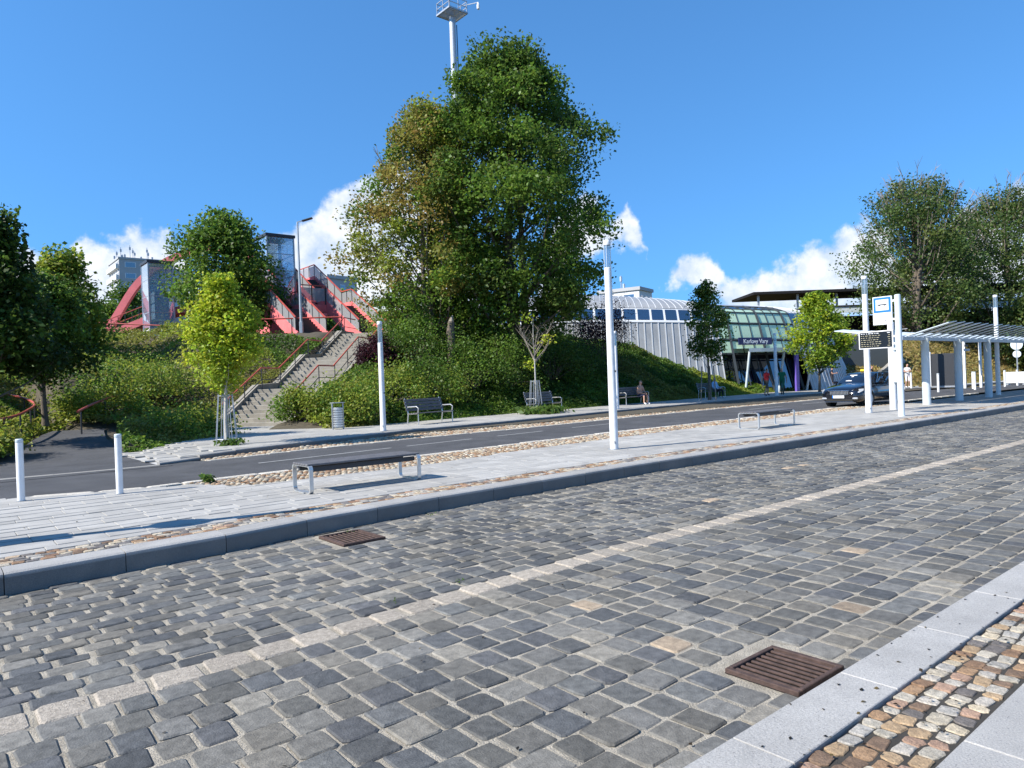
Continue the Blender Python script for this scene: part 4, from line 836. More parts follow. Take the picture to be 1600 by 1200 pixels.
# mast with inspection platform
ms = empty('floodlight_mast', (44.1, 61, 4)); mb = MB(); mb.lathe([(.5, 0), (.42, 18), (.34, 36.6)], 14); mb.build('pole', MT['galv'], ms)
mb = MB(); mb.tube([(.75, .1, 2), (.62, .1, 36)], .05, 6); mb.build('cable_duct', MT['dark'], ms)
for k in range(4): mb = MB(); a = k * math.pi / 2; mb.box((1.15 * math.cos(a), 1.15 * math.sin(a), 36.9), (.12, 2.4, .18), rz=a); mb.build('platform_beam', MT['galv'], ms)
mb = MB(); mb.box((0, 0, 36.8), (2.3, 2.3, .05)); mb.build('grating', MT['mesh'], ms)
for k in range(4):
    a = k * math.pi / 2
    for z in (37.5, 38.1): mb = MB(); mb.box((1.15 * math.cos(a), 1.15 * math.sin(a), z), (.06, 2.3, .06), rz=a); mb.build('guard_rail', MT['galv'], ms)
    for j in (-1, 0, 1): mb = MB(); mb.box((1.15 * math.cos(a) - j * 1.1 * math.sin(a), 1.15 * math.sin(a) + j * 1.1 * math.cos(a), 37.5), (.06, .06, 1.3)); mb.build('rail_post', MT['galv'], ms)
mb = MB(); mb.bar((1.1, -.6, 37.9), (2.3, -1.6, 38.2), .06, .06); mb.lathe([(.05, 37.4), (.16, 37.5), (.16, 37.9), (.06, 38.2)], 10, (2.3, -1.6, 0)); mb.build('camera_arm', MT['white'], ms); tag(ms, 'tall grey mast with a railed service platform above the maple', 'mast')
# apartment block and far buildings
def block(name, lab, x, y, z, wx, wy, h, rz, nfx, nfz, mat1, mat2, antennas=0, balc=False):
    o = empty(name, (x, y, z), rz); mb = MB(); mb.box((0, 0, h / 2), (wx, wy, h)); mb.build('walls', mat1, o); mb = MB(); mb.box((0, 0, h + .3), (wx + .5, wy + .5, .6)); mb.build('roof_edge', MT['render'], o)
    dx, dz = wx / nfx, h / nfz
    for i in range(nfx):
        for j in range(nfz):
            f = MB(); f.box((-wx / 2 + dx * (i + .5), -wy / 2 - .03, dz * (j + .5)), (dx * .5, .1, dz * .5)); w = f.build('window', MT['frame'], o); f = MB(); f.box((-wx / 2 + dx * (i + .5), -wy / 2 - .07, dz * (j + .5)), (dx * .42, .06, dz * .42)); f.build('pane', MT['winglass'], w)
    ny = max(1, int(wy / 3.2))
    for i in range(ny):
        for j in range(nfz):
            if balc:
                f = MB(); f.box((-wx / 2 - .45, -wy / 2 + wy / ny * (i + .5), dz * (j + .35)), (.9, wy / ny * .8, dz * .42)); f.build('balcony', mat2, o)
            f = MB(); f.box((-wx / 2 - .03, -wy / 2 + wy / ny * (i + .5), dz * (j + .62)), (.1, wy / ny * .6, dz * .4)); w = f.build('window', MT['frame'], o); f = MB(); f.box((-wx / 2 - .07, -wy / 2 + wy / ny * (i + .5), dz * (j + .62)), (.06, wy / ny * .5, dz * .33)); f.build('pane', MT['winglass'], w)
    r = random.Random(3)
    for i in range(antennas): f = MB(); px_, py_, hh = r.uniform(-wx / 2, wx / 2) * .9, r.uniform(-wy / 2, wy / 2) * .5, r.uniform(1.5, 6); f.tube([(px_, py_, h), (px_, py_, h + hh)], .1, 5); f.box((px_, py_, h + hh * .8), (.5, .3, .9)); f.build('antenna', MT['galv'], o)
    tag(o, lab, 'building'); return o
block('apartment_block', 'tall grey apartment block with antennas on its roof', 55.5, 262, 0, 13, 16, 46, .0, 2, 13, MT['render'], MT['renderlight'], 14, True)
block('apartment_block', 'lower grey wing joined to the tall apartment block', 66, 268, 0, 9, 14, 44.5, 0, 1, 13, MT['render'], MT['renderlight'], 5)
block('far_building', 'low grey building with small windows behind the red stairs', 53.5, 113, 10, 6, 8, 10, .2, 3, 3, MT['render'], MT['renderlight'])
block('far_building', 'pale flat-roofed building showing above the silver roof', 101, 88, 8, 6, 8, 9.6, .3, 3, 3, MT['renderlight'], MT['renderlight'], 2)
def street_light(x, y, z, h, lab, arm=1.0, rz=0):
    o = empty('street_light', (x, y, z), rz); mb = MB(); mb.tube([(0, 0, 0), (0, 0, h * .35), (0, 0, h)], [.09, .075, .05], 10); mb.build('pole', MT['galv'], o); mb = MB(); mb.box((0, 0, .5), (.2, .2, 1.0), bev=.03); mb.build('base_sleeve', MT['galv'], o)
    mb = MB(); mb.bar((0, 0, h), (arm * .4, 0, h + .1), .06, .06); mb.build('arm', MT['galv'], o); mb = MB(); mb.bar((arm * .3, 0, h + .06), (arm, 0, h + .24), .26, .09, bev=.03); mb.build('lamp_head', MT['dark'], o); tag(o, lab, 'street light')
street_light(17.6, 41.0, 4.9, 7.0, 'grey street light standing before the red stairs', .9, -.6); street_light(17.5, 92, 5, 8, 'distant thin street light by the apartment block', 1.2, 2.6)

# ------------------------------------------------------------------ street furniture
def lamp(x, y, z, hp, hg, r_, lab):
    o = empty('lamp_post', (x, y, z)); mb = MB(); mb.lathe([(r_ * 1.02, 0), (r_, .05), (r_ * .86, hp), (r_ * .7, hp + .01)], 20); smooth_angle(mb.build('pole', MT['white'], o))
    mb = MB(); mb.lathe([(r_ * .72, hp), (r_ * .72, hp + hg)], 18); smooth_angle(mb.build('glass', MT['glass'], o))
    for k in range(4): a = k * math.pi / 2 + .5; mb = MB(); mb.tube([(r_ * .8 * math.cos(a), r_ * .8 * math.sin(a), hp), (r_ * .8 * math.cos(a), r_ * .8 * math.sin(a), hp + hg)], .008, 5); mb.build('rod', MT['steel'], o)
    mb = MB(); mb.lathe([(r_ * .88, hp + hg), (r_ * .92, hp + hg + .02), (r_ * .92, hp + hg + .09), (r_ * .8, hp + hg + .11)], 18); smooth_angle(mb.build('cap', MT['white'], o))
    mb = MB(); mb.lathe([(r_ * 1.5, 0), (r_ * 1.5, .012)], 18); mb.build('base_flange', MT['galv'], o)
    mb = MB(); mb.box((-r_ * .6, -r_ * .78, .16), (.03, .012, .05), rz=.8); mb.box((r_ * .25, -r_ * .93, hp * .43), (.04, .02, .04)); mb.build('service_hatch', MT['dark'], o); tag(o, lab, 'lamp post', 'white cylindrical lamp posts')
lamp(11.68, 10.66, .2, 4.0, .5, .092, 'tall white lamp post on the slabs between the two backless benches'); lamp(26.1, 11.5, .2, 4.25, .55, .11, 'tall white lamp post left of the bus stop sign'); lamp(42.7, 12.25, .2, 4.5, .55, .11, 'white lamp post rising through the shelter roof')
lamp(11.6, 20.75, .32, 2.9, .6, .095, 'shorter white lamp post beside the litter bin'); lamp(25.4, 22.9, .32, 3.0, .6, .1, 'shorter white lamp post before the seated shirtless man'); lamp(41.6, 24.0, .32, 3.2, .65, .11, 'shorter white lamp post between the two people in red and green')
def bollard(x, y, z, h, r_, lab, group='white bollards'):
    o = empty('bollard', (x, y, z)); mb = MB(); mb.lathe([(r_, 0), (r_, h - .05)], 16); smooth_angle(mb.build('post', MT['white'], o)); mb = MB(); mb.lathe([(r_ * .9, h - .05), (r_ * 1.02, h - .04), (r_ * 1.02, h), (r_ * .8, h + .012)], 16); smooth_angle(mb.build('cap', MT['palegrey'], o)); mb = MB(); mb.lathe([(r_ * 1.25, 0), (r_ * 1.25, .012)], 16); mb.build('collar', MT['galv'], o); tag(o, lab, 'bollard', group)
bollard(1.10, 13.32, .2, .95, .052, 'white bollard nearest the frame edge by the lane'); bollard(2.36, 12.8, .2, .95, .052, 'white bollard at the corner of the slabs before the path')
for i, (px, py) in enumerate(((48.2, 17.0), (50.3, 16.4), (52, 16.2), (54.2, 17.0), (56.5, 16.6), (58.6, 16.4), (61, 16.3), (64, 16.4), (67, 16.3))): bollard(px, py, .2, 1.15, .07, 'white bollard beyond the shelter, %s counted from the car' % ('first', 'second', 'third', 'fourth', 'fifth', 'sixth', 'seventh', 'eighth', 'ninth')[i], 'bollards beyond the shelter')
bollard(53.5, 20.6, .32, 1.1, .06, 'white bollard at the feet of the woman in white'); bollard(57.2, 20.3, .32, 1.1, .06, 'white bollard before the dry grass bank')
def flat_bench(x0, x1, y0, y1, z, h, lab):
    o = empty('backless_bench', ((x0 + x1) / 2, (y0 + y1) / 2, z)); w, d = x1 - x0, y1 - y0; hx = w / 2; hy = d / 2
    for s_ in (-1, 1):
        mb = MB(); pts = []
        for (cy_, cz_, a0) in ((-hy + .06, .06, math.pi), (hy - .06, .06, 1.5 * math.pi), (hy - .06, h - .06, 0), (-hy + .06, h - .06, .5 * math.pi)):
            for k in range(5): a = a0 + k * math.pi / 8; pts.append((cy_ + .06 * math.cos(a), cz_ + .06 * math.sin(a)))
        pts.append(pts[0]); xx = s_ * (hx - .03); inn = [(p[0] * (1 - .05 / d), h / 2 + (p[1] - h / 2) * (1 - .03 / h * 1.3)) for p in pts]
        mb.sheet([[(xx - .03, p[0], p[1]) for p in pts], [(xx + .03, p[0], p[1]) for p in pts], [(xx + .03, p[0], p[1]) for p in inn], [(xx - .03, p[0], p[1]) for p in inn], [(xx - .03, p[0], p[1]) for p in pts]]); mb.build('leg_loop', MT['steel'], o)
        mb = MB(); mb.box((xx, 0, .012), (.12, .3, .02)); mb.build('foot_plate', MT['steel'], o)
    for k in range(6): mb = MB(); mb.box((0, -hy + .05 + (d - .1) * (k + .5) / 6, h + .008), (w + .02, (d - .1) / 6 - .012, .035), bev=.008); mb.build('slat', MT['plank'], o)
    for s_ in (-1, 1): mb = MB(); mb.box((0, s_ * d * .28, h - .07), (w - .1, .05, .07)); mb.build('bearer', MT['dark'], o)
    tag(o, lab, 'bench', 'backless benches on the platform')
flat_bench(4.36, 6.3, 10.06, 10.7, .2, .42, 'backless slatted bench nearest the camera on the platform'); flat_bench(17.7, 19.65, 10.78, 11.42, .2, .46, 'backless slatted bench farther along the platform')
def park_bench(x, y, z, rz, lab, w=2.0):
    """seat faces local -y"""
    o = empty('park_bench', (x, y, z), rz)
    for k in range(4): mb = MB(); mb.box((0, -.25 + k * .125, .44 - k * .008), (w, .108, .032), bev=.008); mb.build('seat_slat', MT['plank'], o)
    for k in range(4): mb = MB(); mb.box((0, .27 + k * .035, .56 + k * .115), (w, .03, .1), bev=.008); mb.build('back_slat', MT['plank'], o)
    for s_ in (-1, 1):
        xx = s_ * (w / 2 - .08)
        for pts, nm in (([(xx, -.28, 0), (xx, -.28, .42), (xx, .26, .4)], 'leg'), ([(xx, .3, 0), (xx, .24, .42), (xx, .42, .98)], 'leg'), ([(xx, -.26, .42), (xx, -.3, .62), (xx, -.2, .68), (xx, .3, .66)], 'armrest')): mb = MB(); mb.tube(pts, .022, 7); mb.build(nm, MT['steel'], o)
    tag(o, lab, 'bench', 'wooden benches along the far pavement')
for (x, y, rz, lab) in ((14.75, 22.75, .22, 'wooden bench with steel armrests nearest the litter bin'), (21.9, 24.2, .14, 'wooden bench right beside the dead young tree'), (29.5, 25.4, .0, 'wooden bench on which the shirtless man sits'), (38.4, 26.6, -.1, 'wooden bench behind the staked young tree')): park_bench(x, y, .32, rz, lab)
lb = empty('litter_bin', (11.3, 23.45, .32))
for k in range(8): mb = MB(); mb.lathe([(.185, .1 + k * .085), (.2, .105 + k * .085), (.2, .155 + k * .085), (.185, .16 + k * .085)], 18); mb.build('band', MT['steel'], lb)
mb = MB(); mb.lathe([(.17, .06), (.17, .78)], 16); mb.build('liner', MT['galv'], lb)
for s_ in (-1, 1): mb = MB(); mb.bar((s_ * .205, 0, 0), (s_ * .205, 0, .95), .04, .04, up=(1, 0, 0)); mb.build('upright', MT['galv'], lb)
mb = MB(); mb.box((0, 0, .945), (.45, .3, .025), bev=.008); mb.build('lid', MT['galv'], lb); tag(lb, 'round banded steel litter bin in front of the shrubs', 'litter bin')
# bus stop sign, display, equipment post
bs = empty('bus_stop_sign', (24.5, 9.76, .2)); mb = MB(); mb.lathe([(.115, 0), (.1, .03), (.095, 3.95), (.06, 3.97)], 18); smooth_angle(mb.build('pole', MT['palegrey'], bs))
def plate(name, y0, y1, z0, z1, x, th, material, parent): mb = MB(); mb.box((x, (y0 + y1) / 2, (z0 + z1) / 2), (th, y1 - y0, z1 - z0), bev=.004); return mb.build(name, material, parent)
pl_ = plate('sign_plate', .17, .78, 3.02, 3.95, 0, .06, MT['white'], bs); plate('blue_field', .2, .75, 3.42, 3.92, -.032, .006, MT['blue'], pl_); plate('white_field', .27, .68, 3.49, 3.85, -.036, .006, MT['white'], pl_); plate('bus_symbol', .33, .62, 3.66, 3.695, -.041, .004, MT['black'], pl_)
for yy in (.39, .56): mb = MB(); mb.box((-.041, yy, 3.652), (.004, .03, .022)); mb.build('bus_wheel', MT['black'], pl_)
plate('route_line', .3, .66, 3.245, 3.255, -.032, .004, MT['texta'], pl_); plate('small_mark', .36, .39, 3.12, 3.16, -.032, .004, MT['black'], pl_)
for z in (3.78, 3.18, 2.62, 2.38, 1.72): mb = MB(); mb.box((0, .13, z), (.05, .16, .06)); mb.build('bracket', MT['white'], bs)
tag(bs, 'bus stop sign with blue square on a pale round pole', 'sign')
db = empty('departure_display', (24.5, 9.76, .2)); plate('case', .17, 1.28, 2.24, 2.83, .06, .16, MT['white'], db); sc_ = plate('screen', .205, 1.245, 2.275, 2.795, -.024, .01, MT['black'], db); r = random.Random(9)
for k in range(7):
    z = 2.75 - k * .07; y = 1.2
    while y > .62: l = r.uniform(.03, .09); plate('text_row', y - l, y, z - .01, z + .01, -.031, .004, MT['texta'] if k else MT['textw'], sc_); y -= l + r.uniform(.02, .05); 
    l = r.uniform(.05, .1); plate('text_row', .26, .26 + l, z - .01, z + .01, -.031, .004, MT['texta'] if k else MT['textw'], sc_)
tag(db, 'black departure display board in a white case under the sign', 'display')
eq = empty('equipment_post', (28.3, 11.55, .2)); mb = MB(); mb.lathe([(.13, 0), (.12, 3.3), (.08, 3.32)], 16); smooth_angle(mb.build('pole', MT['white'], eq)); mb = MB(); mb.box((-.05, -.2, 1.6), (.28, .24, 1.15), bev=.02); mb.build('cabinet', MT['palegrey'], eq); mb = MB(); mb.box((-.02, -.16, 2.5), (.16, .18, .5), bev=.02); mb.build('upper_box', MT['palegrey'], eq); tag(eq, 'white post with grey equipment cabinet behind the sign pole', 'post')
bp = empty('timetable_pole', (-.75, 9.9, .2)); mb = MB(); mb.lathe([(.085, 0), (.08, 4.2)], 14); mb.build('pole', MT['palegrey'], bp); mb = MB(); mb.box((.03, 0, 1.35), (.08, .42, .75), bev=.02); mb.build('timetable_case', MT['white'], bp); mb = MB(); mb.tube([(-.04, 0, 2.75), (.04, 0, 2.75)], .27, 20); mb.build('disc', MT['white'], bp); tag(bp, 'timetable pole with round disc beside the platform edge', 'sign')
# shelter: butterfly roof of louvre panels on round columns
sh = empty('bus_shelter', (30, 12, .2))
for k, X in enumerate((32.3, 36.0, 39.9, 46.6, 50.6, 54.6, 58.6)): mb = MB(); mb.lathe([(.16, 0), (.155, 2.78)], 18, (X - 30, -.15, 0)); smooth_angle(mb.build('column', MT['palegrey'], sh))
mb = MB(); mb.box((15, -.15, 2.75), (30.2, .16, .14)); mb.build('beam', MT['galv'], sh)
for k in range(34):
    x = k * .9
    for (y0, z0_, y1, z1_) in ((-.28, 2.80, -1.85, 3.22), (-.02, 2.80, 2.55, 3.23)):
        mb = MB(); zt_ = .075; mb.add([(x, y0, z0_), (x + .86, y0, z0_ + zt_), (x + .86, y1, z1_ + zt_), (x, y1, z1_), (x, y0, z0_ + .03), (x + .86, y0, z0_ + zt_ + .03), (x + .86, y1, z1_ + zt_ + .03), (x, y1, z1_ + .03)], [[3, 2, 1, 0], [4, 5, 6, 7], [0, 1, 5, 4], [1, 2, 6, 5], [2, 3, 7, 6], [3, 0, 4, 7]]); mb.build('roof_louvre', MT['palegrey'], sh)
tag(sh, 'long bus shelter with louvred roof on round grey columns', 'shelter')
def frame_post(x, y, lab, h=3.1):
    o = empty('gantry_sign', (x, y, .3))
    for dx in (0, -2.6): mb = MB(); mb.box((dx * .5, dx * -.2, h / 2), (.14, .14, h)); mb.build('post', MT['white'], o)
    mb = MB(); mb.bar((.1, -.04, h), (-1.9, .36, h), .12, .22); mb.build('crossbar', MT['white'], o); mb = MB(); mb.bar((-1.2, .24, h - .6), (-1.9, .38, h - .6), .06, .14); mb.build('side_arm', MT['white'], o); mb = MB(); mb.box((-1.5, .32, h - .32), (.5, .06, .14)); mb.build('plate', MT['dark'], o); tag(o, lab, 'sign post')
frame_post(53.8, 16.4, 'white gantry sign frame beyond the shelter columns')
kk = empty('kiosk_cabinet', (55.8, 19.3, .3), .3); mb = MB(); mb.box((0, 0, 1.25), (.6, 1.5, 2.3), bev=.03); mb.build('body', MT['dark'], kk); mb = MB(); mb.box((-.02, .84, 1.3), (.7, .16, 2.5), bev=.02); mb.build('side_panel', MT['white'], kk); mb = MB(); mb.box((0, 0, .06), (.7, 1.6, .12)); mb.build('plinth', MT['galv'], kk); tag(kk, 'dark kiosk cabinet with white side panel before the grass bank', 'kiosk')
wp = empty('flag_post', (53.9, 19.7, .3)); mb = MB(); mb.lathe([(.17, 0), (.16, 3.7)], 14); mb.build('post', MT['white'], wp); mb = MB(); mb.lathe([(.24, 0), (.24, .06)], 14); mb.build('base_flange', MT['galv'], wp); tag(wp, 'thick white post left of the kiosk cabinet', 'post')
rs = empty('road_sign', (66, 17.6, .2)); mb = MB(); mb.lathe([(.05, 0), (.05, 3.4)], 10); mb.build('pole', MT['galv'], rs)
for z, r_ in ((3.1, .42), (2.35, .28)): mb = MB(); mb.tube([(-.03, 0, z), (.03, 0, z)], r_, 20); mb.build('disc', MT['palegrey'], rs)
tag(rs, 'grey back of a round road sign on a thin pole', 'road sign')
bx_ = empty('white_barrier', (63, 16.9, .2)); mb = MB(); mb.box((0, 0, .55), (.25, 1.5, .85), bev=.03); mb.build('panel', MT['white'], bx_)
for s_ in (-1, 1): mb = MB(); mb.box((0, s_ * .55, .06), (.5, .2, .1)); mb.build('foot', MT['galv'], bx_)
tag(bx_, 'white barrier panel at the end of the shelter', 'barrier')

# ------------------------------------------------------------------ black estate car, nose towards the platform end
car = empty('parked_car', (30.4, 14.62, .19)); 
def loft(mb, secs):
    rows = []
    for (x, w, zb, zt, cr) in secs: rows.append([(x, -w * .86, zb), (x, -w * .97, zb + .1), (x, -w, zb + (zt - zb) * .45), (x, -w * .985, zb + (zt - zb) * .8), (x, -w * .86, zt), (x, -w * .45, zt + cr * .8), (x, 0, zt + cr), (x, w * .45, zt + cr * .8), (x, w * .86, zt), (x, w * .985, zb + (zt - zb) * .8), (x, w, zb + (zt - zb) * .45), (x, w * .97, zb + .1), (x, w * .86, zb), (x, -w * .86, zb)])
    mb.sheet(rows); n = 14; mb.f.append(list(range(n - 1))); mb.m.append(0); b = (len(secs) - 1) * n; mb.f.append([b + i for i in range(n - 1)][::-1]); mb.m.append(0)
mb = MB(); loft(mb, [(0, .60, .30, .58, .03), (.05, .74, .24, .66, .04), (.18, .84, .2, .74, .05), (.5, .89, .18, .82, .05), (1.0, .91, .18, .9, .05), (1.45, .91, .18, .97, .05), (2.4, .91, .18, .98, .03), (3.6, .91, .18, 1.0, .03), (4.3, .89, .2, 1.0, .03), (4.7, .83, .26, .96, .03), (4.82, .74, .34, .8, .02)]); smooth_angle(mb.build('body', MT['carpaint'], car), 50)
mb = MB(); rows = []
for (x, zb, zt, wb, wt) in ((1.38, .96, .99, .80, .76), (1.75, .96, 1.22, .82, .70), (2.2, .96, 1.425, .83, .63), (2.7, .96, 1.465, .83, .63), (3.6, .96, 1.46, .83, .63), (4.2, .96, 1.41, .82, .61), (4.45, .96, 1.25, .8, .62), (4.7, .94, .98, .77, .72)): rows.append([(x, -wb, zb), (x, -wt, zt - .04), (x, -wt * .85, zt), (x, wt * .85, zt), (x, wt, zt - .04), (x, wb, zb)])
mb.sheet(rows); smooth_angle(mb.build('cabin', MT['carpaint'], car), 35)
def pane(name, pts, parent=car, material='carglass'): mb = MB(); mb.add(pts, [list(range(len(pts)))]); return mb.build(name, MT[material], parent)
ws = pane('windscreen', [(1.44, -.72, 1.02), (1.44, .72, 1.02), (2.12, .56, 1.405), (2.12, -.56, 1.405)])
for s_ in (-1, 1):
    for (xa, xb, ta, tb_) in ((1.72, 2.62, 2.2, 2.6), (2.7, 3.5, 2.7, 3.48), (3.58, 4.32, 3.58, 4.12)): pane('side_window', [(xa, s_ * .838, 1.0), (xb, s_ * .838, 1.0), (tb_, s_ * .655, 1.40), (ta, s_ * .655, 1.385)][::s_])
    mb = MB(); mb.tube([(1.66, s_ * .845, .995), (1.95, s_ * .78, 1.2), (2.25, s_ * .665, 1.405), (2.7, s_ * .65, 1.43), (4.1, s_ * .645, 1.42)], .014, 5); mb.build('window_trim', MT['chrome'], car)
    mb = MB(); mb.box((1.78, s_ * 1.0, 1.03), (.14, .2, .13), bev=.04); mb.build('mirror', MT['carpaint'], car)
    mb = MB(); mb.tube([(2.4, s_ * .58, 1.475), (2.5, s_ * .58, 1.52), (4.0, s_ * .56, 1.505), (4.1, s_ * .56, 1.45)], .016, 6); mb.build('roof_rail', MT['dark'], car)
    for x in (2.45, 3.35): mb = MB(); mb.box((x, s_ * .915, .84), (.18, .03, .03), bev=.008); mb.build('door_handle', MT['carpaint'], car)
    mb = MB(); mb.add([(.085, s_ * .5, .60), (.10, s_ * .50, .70), (.26, s_ * .74, .755), (.42, s_ * .868, .765), (.34, s_ * .88, .68), (.13, s_ * .80, .60)], [list(range(6))[::-s_]]); h_ = mb.build('headlight', MT['lens'], car); h_.location = (-.025, s_ * .008, .0)
    mb = MB(); mb.box((.03, s_ * .66, .36), (.08, .22, .08), bev=.02); mb.build('fog_light', MT['lens'], car)
    for x in (.92, 3.72):
        w = MB(); w.tube([(x, s_ * .72, .31), (x, s_ * .925, .31)], .315, 26); t_ = w.build('wheel', MT['rubber'], car); w = MB(); w.tube([(x, s_ * .90, .31), (x, s_ * .932, .31)], .2, 18); w.build('rim', MT['galv'], t_)
        a = MB(); a.tube([(x, s_ * .7, .33), (x, s_ * .917, .33)], .37, 24); a.build('wheel_arch', MT['rubber'], car)
mb = MB(); mb.box((.0, 0, .60), (.06, .86, .17), bev=.03); gr = mb.build('grille', MT['dark'], car)
for k in range(13): mb = MB(); mb.box((-.032, -.36 + k * .06, .6), (.01, .012, .13)); mb.build('grille_bar', MT['galv'], gr)
mb = MB(); mb.box((-.025, 0, .69), (.05, .9, .035), bev=.014); mb.box((-.03, 0, .515), (.03, .8, .016), bev=.006); mb.build('chrome_strip', MT['chrome'], car)
mb = MB(); mb.box((-.015, 0, .27), (.08, 1.2, .1), bev=.03); mb.build('lower_intake', MT['rubber'], car); mb = MB(); mb.box((-.06, 0, .215), (.02, 1.25, .02), bev=.006); mb.build('lip_trim', MT['chrome'], car)
mb = MB(); mb.box((-.045, .03, .43), (.02, .52, .115), bev=.004); np_ = mb.build('number_plate', MT['white'], car); mb = MB(); mb.box((-.0565, .265, .43), (.004, .045, .11)); mb.build('blue_band', MT['blue'], np_)
for k in range(7):
    if k != 3: mb = MB(); mb.box((-.0565, .19 - k * .062, .43), (.004, .03, .06)); mb.build('plate_character', MT['palegrey'], np_)
mb = MB(); q0 = Vector((1.44, .3, 1.02)); q1 = Vector((2.12, .24, 1.405)); 
for (ta, tb_, hw) in ((.12, .2, .13), (.2, .74, .045), (.74, .82, .16)): pa_, pb_ = q0.lerp(q1, ta) + Vector((-.006, 0, .012)), q0.lerp(q1, tb_) + Vector((-.006, 0, .012)); mb.add([pa_ - Vector((0, hw, 0)), pa_ + Vector((0, hw, 0)), pb_ + Vector((0, hw, 0)), pb_ - Vector((0, hw, 0))], [[0, 1, 2, 3]])
mb.build('white_letter', MT['white'], ws); mb = MB(); mb.box((2.55, 0, 1.53), (.16, .42, .11), bev=.03); mb.build('taxi_sign', MT['yellow'], car); tag(car, 'black estate taxi parked nose-on beside the cobble strip', 'car')

